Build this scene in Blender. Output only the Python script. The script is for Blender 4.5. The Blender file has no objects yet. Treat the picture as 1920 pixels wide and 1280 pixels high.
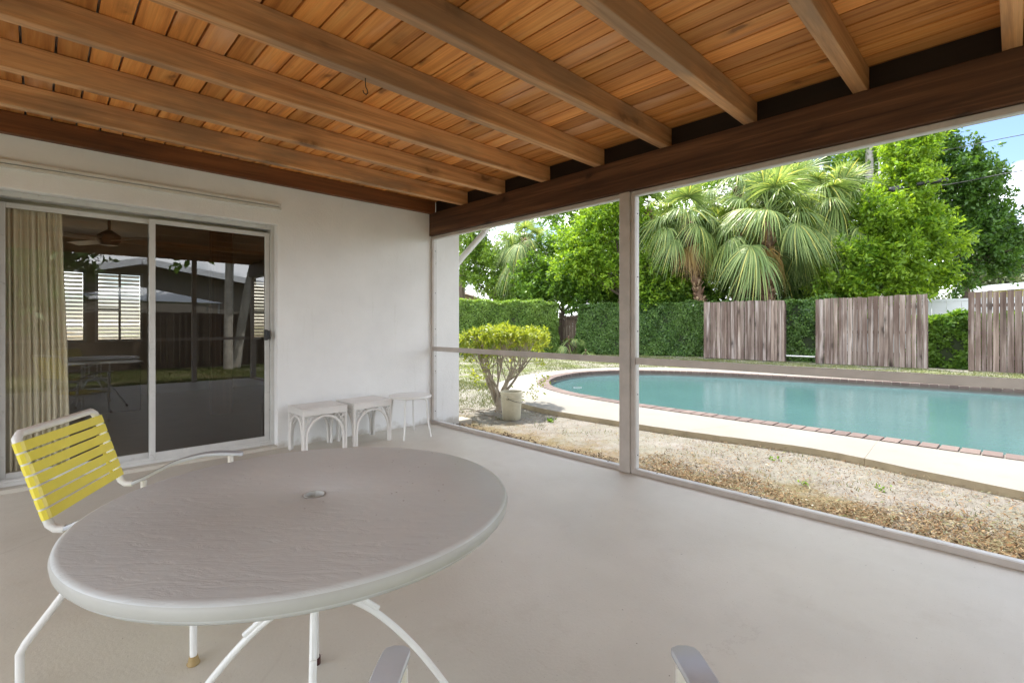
import bpy, math, random
import numpy as np
from mathutils import Vector, Matrix, Euler

scene = bpy.context.scene
COL = scene.collection
PI = math.pi
rng = np.random.default_rng(7)
random.seed(7)

# ------------------------------------------------------------------ camera
CAM = Vector((-3.385, -4.865, 1.17))
HEAD = math.radians(45.92)
cd = bpy.data.cameras.new('camera'); cam = bpy.data.objects.new('camera', cd); COL.objects.link(cam)
cd.sensor_width = 36.0; cd.lens = 36.0*915/1920; cd.shift_y = -31/1920.0
cd.clip_start = 0.05; cd.clip_end = 1500
cam.location = CAM
cam.rotation_euler = (PI/2, 0, HEAD-PI/2)
scene.camera = cam

# ------------------------------------------------------------------ light
SUN_EL = math.radians(60); SUN_AZ = math.radians(28)      # azimuth from +Y towards +X
sdir = Vector((math.sin(SUN_AZ)*math.cos(SUN_EL), math.cos(SUN_AZ)*math.cos(SUN_EL), math.sin(SUN_EL)))
w = bpy.data.worlds.new('World'); scene.world = w; w.use_nodes = True
nt = w.node_tree; N = nt.nodes; Lk = nt.links; N.clear()
out = N.new('ShaderNodeOutputWorld'); bg = N.new('ShaderNodeBackground'); Lk.new(bg.outputs[0], out.inputs[0])
sky = N.new('ShaderNodeTexSky'); sky.sky_type = 'NISHITA'; sky.sun_disc = False
sky.sun_elevation = SUN_EL; sky.sun_rotation = SUN_AZ; sky.air_density = 1.0; sky.dust_density = .6; sky.ozone_density = 1.0
tc = N.new('ShaderNodeTexCoord'); sep = N.new('ShaderNodeSeparateXYZ'); Lk.new(tc.outputs['Generated'], sep.inputs[0])
addz = N.new('ShaderNodeMath'); addz.operation = 'ADD'; addz.inputs[1].default_value = 0.22; Lk.new(sep.outputs[2], addz.inputs[0])
mx = N.new('ShaderNodeMath'); mx.operation = 'MAXIMUM'; mx.inputs[1].default_value = 0.06; Lk.new(addz.outputs[0], mx.inputs[0])
dv = N.new('ShaderNodeVectorMath'); dv.operation = 'DIVIDE'; Lk.new(tc.outputs['Generated'], dv.inputs[0])
cmb = N.new('ShaderNodeCombineXYZ'); [Lk.new(mx.outputs[0], cmb.inputs[i]) for i in range(3)]; Lk.new(cmb.outputs[0], dv.inputs[1])
cn = N.new('ShaderNodeTexNoise'); cn.inputs['Scale'].default_value = 1.35; cn.inputs['Detail'].default_value = 8; cn.inputs['Roughness'].default_value = 0.55
cmap = N.new('ShaderNodeMapping'); cmap.inputs['Location'].default_value = (2.2, 9.3, 7.0); Lk.new(dv.outputs[0], cmap.inputs[0]); Lk.new(cmap.outputs[0], cn.inputs['Vector'])
cr = N.new('ShaderNodeValToRGB'); cr.color_ramp.elements[0].position = 0.40; cr.color_ramp.elements[1].position = 0.56; Lk.new(cn.outputs[0], cr.inputs[0])
cmix = N.new('ShaderNodeMixRGB'); Lk.new(cr.outputs[0], cmix.inputs[0]); 
dim = N.new('ShaderNodeMixRGB'); dim.blend_type = 'MULTIPLY'; dim.inputs[0].default_value = 1; dim.inputs[2].default_value = (.30,.32,.36,1)   # clear sky between bright clouds
Lk.new(sky.outputs[0], dim.inputs[1]); Lk.new(dim.outputs[0], cmix.inputs[1]); cmix.inputs[2].default_value = (6.75, 6.95, 7.2, 1)
Lk.new(cmix.outputs[0], bg.inputs[0]); bg.inputs[1].default_value = 0.15
sl = bpy.data.lights.new('sun', 'SUN'); sl.energy = 2.0; sl.angle = math.radians(0.6); sl.color = (1.0, 0.95, 0.86)
so = bpy.data.objects.new('sun', sl); COL.objects.link(so); so.rotation_euler = sdir.to_track_quat('Z', 'Y').to_euler(); so.location = (0, 0, 20)
vs = scene.view_settings; scene.display_settings.display_device = 'sRGB'
vs.view_transform = 'Standard'; vs.look = 'None'; vs.gamma = 1; vs.use_curve_mapping = False; vs.exposure = 2.3
scene.render.engine = 'CYCLES'
scene.cycles.max_bounces = 10; scene.cycles.diffuse_bounces = 5; scene.cycles.transparent_max_bounces = 12

# ------------------------------------------------------------------ materials
class M:
    def __init__(s, name):
        s.m = bpy.data.materials.new(name); s.m.use_nodes = True
        s.t = s.m.node_tree; s.n = s.t.nodes; s.l = s.t.links
        s.b = s.n['Principled BSDF']; s.o = s.n['Material Output']
    def new(s, t, **kw):
        n = s.n.new(t)
        for k, v in kw.items():
            if hasattr(n, k): setattr(n, k, v)
            else: n.inputs[k].default_value = v
        return n
    def link(s, a, b): s.l.new(a, b)
    def pos(s, scale=(1,1,1), loc=(0,0,0), obj=False):
        mp = s.new('ShaderNodeMapping'); mp.inputs['Scale'].default_value = scale; mp.inputs['Location'].default_value = loc
        src = s.new('ShaderNodeTexCoord').outputs['Object'] if obj else s.new('ShaderNodeNewGeometry').outputs['Position']
        s.link(src, mp.inputs[0]); return mp.outputs[0]
    def addrand(s, vec, k=37.0):
        oi = s.new('ShaderNodeObjectInfo'); ma = s.new('ShaderNodeMath', operation='MULTIPLY'); ma.inputs[1].default_value = k
        s.link(oi.outputs['Random'], ma.inputs[0]); va = s.new('ShaderNodeVectorMath', operation='ADD')
        s.link(vec, va.inputs[0]); s.link(ma.outputs[0], va.inputs[1]); return va.outputs[0]
    def noise(s, vec, sc, det=4, rough=.5, dist=0):
        n = s.new('ShaderNodeTexNoise'); n.inputs['Scale'].default_value = sc; n.inputs['Detail'].default_value = det
        n.inputs['Roughness'].default_value = rough; n.inputs['Distortion'].default_value = dist
        if vec is not None: s.link(vec, n.inputs['Vector'])
        return n.outputs[0]
    def ramp(s, fac, stops):
        r = s.new('ShaderNodeValToRGB'); e = r.color_ramp.elements
        while len(e) < len(stops): e.new(0.5)
        for i, (p, c) in enumerate(stops):
            e[i].position = p; e[i].color = (c, c, c, 1) if isinstance(c, (int, float)) else (*c, 1)
        s.link(fac, r.inputs[0]); return r.outputs[0]
    def mix(s, fac, a, b, mode='MIX'):
        m = s.new('ShaderNodeMixRGB', blend_type=mode)
        for i, v in ((0, fac), (1, a), (2, b)):
            if hasattr(v, 'links'): s.link(v, m.inputs[i])
            elif isinstance(v, (int, float)): m.inputs[i].default_value = v if i == 0 else (v, v, v, 1)
            else: m.inputs[i].default_value = (*v, 1)
        return m.outputs[0]
    def math(s, op, a, b=0.0):
        m = s.new('ShaderNodeMath', operation=op)
        for i, v in ((0, a), (1, b)):
            if hasattr(v, 'links'): s.link(v, m.inputs[i])
            else: m.inputs[i].default_value = v
        return m.outputs[0]
    def bump(s, h, st=.3, d=.01, prev=None):
        b = s.new('ShaderNodeBump'); b.inputs['Strength'].default_value = st; b.inputs['Distance'].default_value = d
        s.link(h, b.inputs['Height'])
        if prev is not None: s.link(prev, b.inputs['Normal'])
        return b.outputs[0]
    def fin(s, color=None, rough=.5, normal=None, spec=None, metal=None):
        if color is not None:
            if hasattr(color, 'links'): s.link(color, s.b.inputs['Base Color'])
            else: s.b.inputs['Base Color'].default_value = (*color, 1)
        if hasattr(rough, 'links'): s.link(rough, s.b.inputs['Roughness'])
        else: s.b.inputs['Roughness'].default_value = rough
        if normal is not None: s.link(normal, s.b.inputs['Normal'])
        if spec is not None: s.b.inputs['Specular IOR Level'].default_value = spec
        if metal is not None: s.b.inputs['Metallic'].default_value = metal
        return s.m

def paint(name, col, rough=.45, var=.08, grime=None, bump=.0006, spec=.5):
    m = M(name)
    n1 = m.noise(m.pos((1,1,1)), 6, 5, .6)
    c2 = tuple(c*(1-var*2) for c in col)
    c = m.mix(m.ramp(n1, [(.35, 0), (.7, 1)]), col, c2)
    if grime:
        g = m.ramp(m.noise(m.pos((1,1,1), (5, 3, 1)), 22, 6, .7), [(.60, 0), (.72, 1)])
        c = m.mix(m.math('MULTIPLY', g, .6), c, grime)
    nb = m.bump(m.noise(m.pos(), 180, 3), .25, bump)
    return m.fin(c, rough, nb, spec)

def wood(name, dark, mid, light, axis, grain=1.0, knots=True, stain=None, rough=.6, knot_scale=2.2, seed=0, stain_pos=(.52, .66), fl=.45, kr=1.0, lo=.76):
    """grain runs along axis 0/1/2 in world space; each object gets its own offset"""
    m = M(name)
    sc = [14.0*grain]*3; sc[axis] = .55*grain
    v = m.addrand(m.pos(tuple(sc), (seed, seed, 0)))
    g = m.noise(v, 1.6, 8, .62, .6)
    c = m.ramp(g, [(.25, dark), (.5, mid), (.75, light)])
    sc2 = [60.0]*3; sc2[axis] = 1.4
    fine = m.noise(m.addrand(m.pos(tuple(sc2))), 1.5, 5, .7)
    c = m.mix(.45, c, m.ramp(fine, [(.3, fl), (.7, 1.0)]), 'MULTIPLY')
    h = fine
    oi = m.new('ShaderNodeObjectInfo')
    c = m.mix(1.0, c, m.ramp(oi.outputs['Random'], [(0, (lo,lo*.96,lo*.92)), (.5, (.92,.91,.90)), (1, (1.1, 1.06, 1.0))]), 'MULTIPLY')
    if knots:
        sk = [1.0]*3; sk[axis] = .42
        vk = m.new('ShaderNodeTexVoronoi'); vk.inputs['Scale'].default_value = knot_scale*2.0
        kv = m.addrand(m.pos(tuple(sk), (seed*2.1, 0, 0)), 11.0)
        wob = m.new('ShaderNodeVectorMath', operation='ADD'); m.link(kv, wob.inputs[0])
        m.link(m.mix(1.0, m.noise(m.pos(), 12, 3), .06, 'MULTIPLY'), wob.inputs[1])
        m.link(wob.outputs[0], vk.inputs['Vector'])
        k = m.ramp(vk.outputs['Distance'], [(.06*kr, 1), (.10*kr, .45), (.20*kr, 0)])
        c = m.mix(m.math('MULTIPLY', k, .78), c, tuple(x*.35 for x in dark))
    if stain:
        ss = [1.6]*3; ss[axis] = .35
        sn = m.ramp(m.noise(m.addrand(m.pos(tuple(ss)), 9.0), 1.7, 5, .6), [(stain_pos[0], 0), (stain_pos[1], 1)])
        c = m.mix(m.math('MULTIPLY', sn, .7), c, stain)
    return m.fin(c, rough, m.bump(h, .35, .002), .35)

def leaf_mat(name, dark, mid, light, trans=.45, gloss=.35, patch=.5):
    m = M(name)
    ri = m.new('ShaderNodeNewGeometry').outputs['Random Per Island']
    c = m.ramp(ri, [(0, dark), (.5, mid), (1, light)])
    pn = m.ramp(m.noise(m.pos(), 1.1, 3), [(.35, 0), (.65, 1)])
    c = m.mix(m.math('MULTIPLY', pn, patch), c, light)
    m.fin(c, .42, spec=gloss)
    tr = m.new('ShaderNodeBsdfTranslucent')
    m.link(m.mix(1.0, c, (1.25, 1.15, .45), 'MULTIPLY'), tr.inputs['Color'])
    ms = m.new('ShaderNodeMixShader'); ms.inputs[0].default_value = trans
    m.link(m.b.outputs[0], ms.inputs[1]); m.link(tr.outputs[0], ms.inputs[2]); m.link(ms.outputs[0], m.o.inputs[0])
    return m.m

MAT = {}
MAT['deckwood'] = wood('ceiling_board_wood', (.48,.165,.040), (.84,.355,.090), (.95,.49,.155), 1, 1.0, stain=(.70,.42,.25), knot_scale=2.6, stain_pos=(.57,.72), fl=.50, lo=.60, kr=1.15)
MAT['rafter'] = wood('rafter_wood', (.38,.175,.068), (.75,.41,.185), (.90,.57,.30), 0, .9, stain=(.24,.16,.10), knot_scale=2.1, seed=3, stain_pos=(.47,.60), fl=.42, kr=1.35, lo=.58)
MAT['rafterdark'] = wood('rafter_dark_wood', (.12,.045,.016), (.26,.10,.034), (.38,.16,.055), 0, .9, stain=(.05,.025,.012), knot_scale=1.5, seed=5)
MAT['header'] = wood('header_dark_wood', (.036,.017,.009), (.12,.054,.026), (.27,.13,.062), 1, 1.0, knots=True, rough=.45, seed=8)
MAT['fascia'] = wood('block_dark_wood', (.008,.005,.003), (.014,.007,.004), (.022,.012,.007), 1, .7, knots=False)  # near-black colour stands in for the shade above the header
MAT['fence'] = wood('weathered_fence_wood', (.065,.042,.034), (.25,.195,.170), (.60,.55,.54), 2, .6, knots=True, stain=(.085,.052,.042), rough=.9, knot_scale=1.6, seed=2, stain_pos=(.47,.62), kr=1.7, fl=.35)
MAT['gate'] = wood('old_gate_wood', (.05,.035,.028), (.12,.09,.07), (.2,.16,.13), 2, .6, rough=.9)

def stucco():
    m = M('white_stucco')
    p = m.pos()
    n = m.noise(p, 1.3, 5, .6)
    c = m.mix(m.ramp(n, [(.35, 0), (.75, 1)]), (.84,.845,.835), (.74,.742,.735))
    s = m.ramp(m.noise(m.pos((5,5,.6)), 2.2, 5, .7), [(.60, 0), (.78, 1)])
    c = m.mix(m.math('MULTIPLY', s, .25), c, (.50,.49,.43))
    sp = m.new('ShaderNodeSeparateXYZ'); m.link(m.new('ShaderNodeNewGeometry').outputs['Position'], sp.inputs[0])
    wz = m.math('ADD', sp.outputs[2], m.math('MULTIPLY', m.noise(p, 9, 4), .22))
    low = m.ramp(wz, [(.10, 1), (.17, 0)])
    c = m.mix(m.math('MULTIPLY', low, .55), c, (.36,.31,.23))
    hb = m.noise(p, 55, 6, .65)
    return m.fin(c, .75, m.bump(hb, .6, .006, m.bump(m.noise(p, 6, 3), .4, .012)), .3)
MAT['stucco'] = stucco()

def floor_mat():
    m = M('painted_concrete_floor')
    p = m.pos()
    c = m.mix(m.ramp(m.noise(p, 1.1, 5, .6), [(.3, 0), (.7, 1)]), (.58,.545,.475), (.49,.455,.39))
    c = m.mix(m.math('MULTIPLY', m.ramp(m.noise(m.pos((1,1,1),(9,2,0)), 3.2, 6, .7), [(.55, 0), (.75, 1)]), .25), c, (.36,.30,.225))
    sp = m.ramp(m.noise(m.pos((1,1,1),(3,8,0)), 60, 3, .5), [(.735, 0), (.76, 1)])
    c = m.mix(m.math('MULTIPLY', sp, .9), c, (.10,.07,.05))
    sp2 = m.ramp(m.noise(m.pos((1,1,1),(1,4,0)), 7, 7, .75), [(.665, 0), (.71, 1)])
    c = m.mix(m.math('MULTIPLY', sp2, .6), c, (.58,.53,.46))
    vo = m.new('ShaderNodeTexVoronoi', feature='DISTANCE_TO_EDGE'); vo.inputs['Scale'].default_value = .42
    wv_ = m.new('ShaderNodeVectorMath', operation='ADD'); m.link(p, wv_.inputs[0]); m.link(m.mix(1.0, m.noise(p, 2.2, 8, .7), .8, 'MULTIPLY'), wv_.inputs[1]); m.link(wv_.outputs[0], vo.inputs['Vector'])
    ck = m.ramp(vo.outputs['Distance'], [(.0008, 1), (.0022, 0)])
    c = m.mix(m.math('MULTIPLY', ck, m.ramp(m.noise(m.pos((1,1,1),(5,1,0)), 1.1, 2), [(.56, 0), (.66, .22)])), c, (.26,.21,.16))
    sc1 = m.ramp(m.noise(m.pos((14,3,1),(2,2,0)), 1.6, 6, .75), [(.64, 0), (.70, 1)])
    c = m.mix(m.math('MULTIPLY', sc1, .45), c, (.42,.36,.29))
    gr = m.ramp(m.noise(m.pos((1,1,1),(6,6,0)), 130, 2, .5), [(.70, 0), (.74, 1)])
    c = m.mix(m.math('MULTIPLY', gr, .6), c, (.24,.19,.14))
    rf = m.ramp(m.noise(p, 9.0, 6, .7), [(.3, .37), (.7, .47)])
    broom = m.noise(m.pos((8, 150, 1)), 1.0, 3, .6)
    b = m.bump(m.noise(p, 70, 5, .6), .35, .003, m.bump(broom, .35, .003))
    return m.fin(c, rf, b, .5)
MAT['floor'] = floor_mat()

def table_mat():
    m = M('slate_textured_tabletop')
    p = m.pos()
    wv = m.noise(m.pos((3.2, 3.2, 1)), .9, 2)
    mp = m.new('ShaderNodeMapping'); mp.inputs['Rotation'].default_value = (0, 0, math.radians(44)); mp.inputs['Scale'].default_value = (1,1,1)
    m.link(m.new('ShaderNodeNewGeometry').outputs['Position'], mp.inputs[0])
    mp2 = m.new('ShaderNodeMapping'); mp2.inputs['Scale'].default_value = (11, 42, 1); m.link(mp.outputs[0], mp2.inputs[0])
    rip = m.noise(mp2.outputs[0], 1.0, 5, .62, .9)
    rip = m.ramp(rip, [(.30, 0), (.48, .75), (.60, 1)])
    c = m.mix(m.ramp(m.noise(p, 2.5, 4), [(.3, 0), (.7, 1)]), (.62,.655,.66), (.55,.58,.585))
    c = m.mix(m.math('MULTIPLY', m.ramp(m.noise(m.pos((1,1,1),(4,4,0)), 8, 5, .7), [(.5,0),(.7,1)]), .3), c, (.66,.67,.65))
    v = m.new('ShaderNodeTexVoronoi'); v.inputs['Scale'].default_value = 58; m.link(p, v.inputs['Vector'])
    gate = m.ramp(m.noise(m.pos((1,1,1),(7,7,0)), 3.0, 2), [(.50, 0), (.60, 1)])
    pit = m.math('MULTIPLY', m.ramp(v.outputs['Distance'], [(.10, 1), (.17, 0)]), gate)
    pick = m.math('GREATER_THAN', v.outputs['Color'], .72)
    pit = m.math('MULTIPLY', pit, pick)
    c = m.mix(m.math('MULTIPLY', pit, .85), c, (.10,.035,.03))
    return m.fin(c, .34, m.bump(rip, .22, .004, m.bump(m.noise(p, 120, 4), .15, .001)), .5)
MAT['tabletop'] = table_mat()
MAT['tablerim'] = paint('tabletop_rim', (.47,.475,.45), .45, .05, None)
MAT['white'] = paint('white_powder_coat', (.76,.755,.73), .32, .03, None)
MAT['armwhite'] = paint('white_arm_paint', (.58,.62,.68), .20, .05, None)
MAT['plastic'] = paint('white_plastic', (.74,.72,.69), .38, .05, None)
MAT['alu'] = paint('white_aluminium_frame', (.66,.655,.64), .38, .06, (.30,.27,.23))
MAT['doorframe'] = paint('aluminium_door_frame', (.62,.62,.60), .35, .06, (.30,.29,.26))
MAT['bronze'] = paint('taupe_painted_post', (.50,.45,.405), .45, .10, None)
MAT['trim'] = paint('cream_trim', (.70,.69,.64), .5, .06, (.40,.38,.33))
MAT['black'] = paint('black_metal', (.012,.012,.012), .35, 0)
MAT['yellow'] = paint('yellow_vinyl_strap', (.86,.74,.085), .33, .04, None)
MAT['brass'] = paint('tan_rubber_foot', (.36,.25,.10), .6, .1)
MAT['redcap'] = paint('dark_red_foot_cap', (.05,.008,.008), .4, .1)
MAT['bucket'] = paint('stained_cream_plastic', (.60,.56,.42), .5, .12, (.38,.34,.20))
MAT['curtain'] = paint('cream_curtain_fabric', (.74,.705,.59), .9, .04)
_m = MAT['curtain']; _t = _m.node_tree; _tr = _t.nodes.new('ShaderNodeBsdfTranslucent'); _tr.inputs[0].default_value = (.7,.65,.52,1); _ms = _t.nodes.new('ShaderNodeMixShader'); _ms.inputs[0].default_value = .12
_t.links.new(_t.nodes['Principled BSDF'].outputs[0], _ms.inputs[1]); _t.links.new(_tr.outputs[0], _ms.inputs[2]); _t.links.new(_ms.outputs[0], _t.nodes['Material Output'].inputs[0])
MAT['roomwall'] = paint('beige_room_wall', (.60,.55,.46), .8, .05)
MAT['roomfloor'] = paint('brown_room_floor', (.17,.12,.08), .5, .1)
MAT['brownpost'] = wood('brown_room_post', (.14,.06,.02), (.24,.11,.04), (.34,.17,.06), 2, .9, knots=False)
MAT['fanmetal'] = paint('fan_brown', (.10,.075,.055), .35, .05)
MAT['fanblade'] = paint('fan_blade_pale', (.5,.48,.42), .35, .05)
MAT['slat'] = paint('pale_louvre_slat', (.72,.72,.70), .4, .04)
MAT['yellowhouse'] = paint('pale_yellow_house_wall', (.72,.66,.30), .8, .05)
MAT['tanhouse'] = paint('tan_house_wall', (.40,.33,.18), .8, .05)
MAT['roofgrey'] = paint('pale_roof', (.55,.50,.46), .8, .12, (.36,.30,.26))
MAT['rooftan'] = paint('tan_roof_tile', (.20,.15,.12), .8, .15, (.12,.10,.08))
MAT['vinyl'] = paint('white_vinyl_fence', (.72,.75,.80), .5, .02)
MAT['darksiding'] = paint('grey_brown_siding', (.20,.18,.155), .8, .06)
MAT['pole'] = paint('grey_weathered_pole', (.34,.32,.30), .9, .12)
MAT['cable'] = paint('black_cable', (.015,.015,.018), .5, 0)
MAT['concretebase'] = paint('dirty_concrete', (.40,.37,.31), .9, .15, (.24,.21,.15))

def glass(name, tint, refl=1.0):
    m = M(name); m.n.remove(m.b)
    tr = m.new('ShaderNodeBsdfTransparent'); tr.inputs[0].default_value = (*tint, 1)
    gl = m.new('ShaderNodeBsdfGlossy'); gl.inputs['Roughness'].default_value = .004; gl.inputs['Color'].default_value = (.92, .92, .92, 1)
    wv = m.noise(m.pos((1,1,1)), .9, 2); m.link(m.bump(wv, .05, .01), gl.inputs['Normal'])
    ge = m.new('ShaderNodeNewGeometry'); dt = m.new('ShaderNodeVectorMath', operation='DOT_PRODUCT')
    m.link(ge.outputs['Normal'], dt.inputs[0]); m.link(ge.outputs['Incoming'], dt.inputs[1])
    ca = m.math('SUBTRACT', 1.0, m.math('ABSOLUTE', dt.outputs['Value']))
    fr = m.math('ADD', m.math('MULTIPLY', m.math('POWER', ca, 5.0), 1-refl), refl)        # Schlick, same from both sides
    mx_ = m.new('ShaderNodeMixShader'); m.link(fr, mx_.inputs[0])
    m.link(tr.outputs[0], mx_.inputs[1]); m.link(gl.outputs[0], mx_.inputs[2]); m.link(mx_.outputs[0], m.o.inputs[0])
    return m.m
MAT['glassL'] = glass('clear_door_glass', (.93,.91,.85), .10)
MAT['glassR'] = glass('dim_door_glass', (.34,.31,.25), .11)  # same glass as the left, tinted darker for the dimmer room behind
MAT['glasswin'] = glass('window_glass', (.8,.85,.85), .05)

def water():
    m = M('pool_water')
    p = m.pos()
    c = m.mix(m.ramp(m.noise(p, .5, 3), [(.3, 0), (.7, 1)]), (.055,.118,.122), (.068,.142,.145))
    rp = m.noise(m.pos((1,1,1)), 9, 4, .6, .6); rp2 = m.noise(m.pos(), 1.6, 2)
    m.b.inputs['IOR'].default_value = 1.33
    return m.fin(c, .055, m.bump(rp, .38, .010, m.bump(rp2, .12, .02)), .45)
MAT['water'] = water()
def deckc():
    m = M('cream_pool_deck')
    p = m.pos()
    c = m.mix(m.ramp(m.noise(p, 1.0, 5, .6), [(.3, 0), (.7, 1)]), (.235,.220,.195), (.205,.190,.165))
    c = m.mix(m.math('MULTIPLY', m.ramp(m.noise(m.pos((1,1,1),(2,5,0)), 3, 6, .75), [(.56, 0), (.75, 1)]), .35), c, (.20,.155,.11))
    g = m.ramp(m.noise(m.pos((1,1,1),(8,1,0)), 45, 4), [(.62, 0), (.72, 1)])
    c = m.mix(m.math('MULTIPLY', g, .22), c, (.30,.27,.22))
    return m.fin(c, .8, m.bump(m.noise(p, 60, 5, .7), .3, .003), .3)
MAT['deckc'] = deckc()
MAT['deckside'] = paint('deck_edge_concrete', (.46,.39,.27), .9, .12, (.30,.25,.16))  # concrete edge made paler than the top to offset its shade
def brick():
    m = M('red_coping_brick')
    oi = m.new('ShaderNodeObjectInfo')
    c = m.ramp(oi.outputs['Random'], [(0, (.090,.060,.052)), (.5, (.115,.078,.067)), (1, (.14,.10,.086))])
    c = m.mix(m.math('MULTIPLY', m.ramp(m.noise(m.pos(), 18, 5, .7), [(.45, 0), (.7, 1)]), .4), c, (.17,.135,.115))
    return m.fin(c, .85, m.bump(m.noise(m.pos(), 70, 4), .3, .003))
MAT['brick'] = brick()
MAT['mortar'] = paint('pale_mortar', (.19,.165,.14), .9, .1)
def ground():
    m = M('sandy_yard_ground')
    p = m.pos()
    sand = m.mix(m.ramp(m.noise(p, 5, 7, .7), [(.3, 0), (.7, 1)]), (.28,.262,.238), (.175,.158,.135))
    duff = m.mix(m.ramp(m.noise(m.pos((1,1,1),(3,3,0)), 38, 6, .8), [(.35, 0), (.7, 1)]), (.12,.088,.050), (.25,.20,.125))
    green = m.mix(m.ramp(m.noise(m.pos((1,1,1),(6,3,0)), 30, 5, .8), [(.35, 0), (.7, 1)]), (.085,.115,.03), (.20,.21,.09))
    sp = m.new('ShaderNodeSeparateXYZ'); m.link(p, sp.inputs[0])
    nearx = m.ramp(m.math('ADD', sp.outputs[0], m.math('MULTIPLY', m.math('SUBTRACT', m.noise(p, 1.7, 6, .72), .5), 3.0)), [(.55, 1), (.95, 0)])
    c = m.mix(nearx, sand, duff)
    gn = m.ramp(m.noise(m.pos((1,1,1),(2,9,0)), 1.4, 7, .7), [(.42, 0), (.58, 1)])
    far = m.ramp(sp.outputs[0], [(0, 0), (1, 1)])
    far = m.math('ADD', m.ramp(m.math('MULTIPLY', sp.outputs[0], .1), [(.22, 0), (.40, 1)]), m.ramp(m.math('MULTIPLY', m.math('MULTIPLY', sp.outputs[1], -1.0), .1), [(.70, 0), (.75, 1)]))
    far = m.math('MINIMUM', m.math('ADD', far, .18), 1.0)
    c = m.mix(m.math('MULTIPLY', gn, far), c, green)
    return m.fin(c, .95, m.bump(m.noise(p, 25, 8, .75), .7, .03), .15)
MAT['ground'] = ground()
def island(name, stops, rough=.8, trans=0.0):
    m = M(name)
    c = m.ramp(m.new('ShaderNodeNewGeometry').outputs['Random Per Island'], stops)
    m.fin(c, rough, spec=.3)
    if trans:
        tr = m.new('ShaderNodeBsdfTranslucent'); m.link(c, tr.inputs[0]); ms = m.new('ShaderNodeMixShader'); ms.inputs[0].default_value = trans
        m.link(m.b.outputs[0], ms.inputs[1]); m.link(tr.outputs[0], ms.inputs[2]); m.link(ms.outputs[0], m.o.inputs[0])
    return m.m
MAT['litter'] = island('dry_leaf_litter', [(0,(.07,.038,.018)),(.3,(.19,.105,.045)),(.6,(.28,.180,.088)),(.8,(.34,.28,.17)),(.90,(.15,.18,.06)),(1,(.42,.39,.33))])
MAT['mulch'] = island('dark_mulch_chips', [(0,(.035,.024,.015)),(.5,(.11,.075,.04)),(1,(.27,.20,.12))])
MAT['grass'] = island('short_grass', [(0,(.07,.105,.025)),(.5,(.14,.175,.05)),(.8,(.22,.22,.09)),(1,(.30,.26,.14))], .7, .3)
MAT['leaf_bright'] = leaf_mat('bright_green_leaves', (.045,.12,.012), (.14,.28,.025), (.32,.47,.055), .55)
MAT['leaf_mid'] = leaf_mat('mid_green_leaves', (.035,.095,.015), (.090,.20,.028), (.20,.34,.05), .5)
MAT['leaf_dark'] = leaf_mat('dark_green_leaves', (.020,.058,.012), (.050,.125,.022), (.11,.22,.035), .42, .5)
MAT['leaf_hedge'] = leaf_mat('hedge_leaves', (.030,.080,.020), (.075,.165,.038), (.16,.27,.065), .38, .5)
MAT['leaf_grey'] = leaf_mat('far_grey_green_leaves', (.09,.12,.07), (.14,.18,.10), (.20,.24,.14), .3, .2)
MAT['leaf_lime'] = leaf_mat('lime_shrub_leaves', (.17,.25,.03), (.30,.385,.045), (.48,.53,.10), .4, .4)
MAT['bark'] = wood('grey_brown_bark', (.06,.045,.035), (.14,.11,.085), (.24,.20,.16), 2, 1.2, knots=False, rough=.95)
MAT['twig'] = paint('pale_brown_bark', (.46,.39,.31), .9, .25, (.20,.14,.10))
MAT['palmtrunk'] = paint('palm_trunk_fibre', (.24,.15,.10), .95, .2, (.10,.06,.04))
MAT['boot'] = island('palm_boots', [(0,(.11,.06,.04)),(.5,(.24,.15,.09)),(1,(.40,.29,.19))], .9)
def frondmat(name, stops):
    m = M(name)
    c = m.ramp(m.new('ShaderNodeNewGeometry').outputs['Random Per Island'], stops)
    m.fin(c, .42, spec=.4)
    tr = m.new('ShaderNodeBsdfTranslucent'); m.link(m.mix(1.0, c, (1.2,1.15,.55), 'MULTIPLY'), tr.inputs[0]); ms = m.new('ShaderNodeMixShader'); ms.inputs[0].default_value = .38
    m.link(m.b.outputs[0], ms.inputs[1]); m.link(tr.outputs[0], ms.inputs[2]); m.link(ms.outputs[0], m.o.inputs[0])
    return m.m
MAT['frond'] = frondmat('palm_frond_green', [(0,(.11,.17,.06)),(.5,(.21,.31,.10)),(.8,(.38,.46,.17)),(1,(.68,.58,.14))])
MAT['frondold'] = frondmat('palm_frond_dry', [(0,(.20,.12,.05)),(.5,(.36,.23,.08)),(1,(.50,.36,.16))])
MAT['lawnshade'] = MAT['ground']  # plain alias of the ground material

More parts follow.
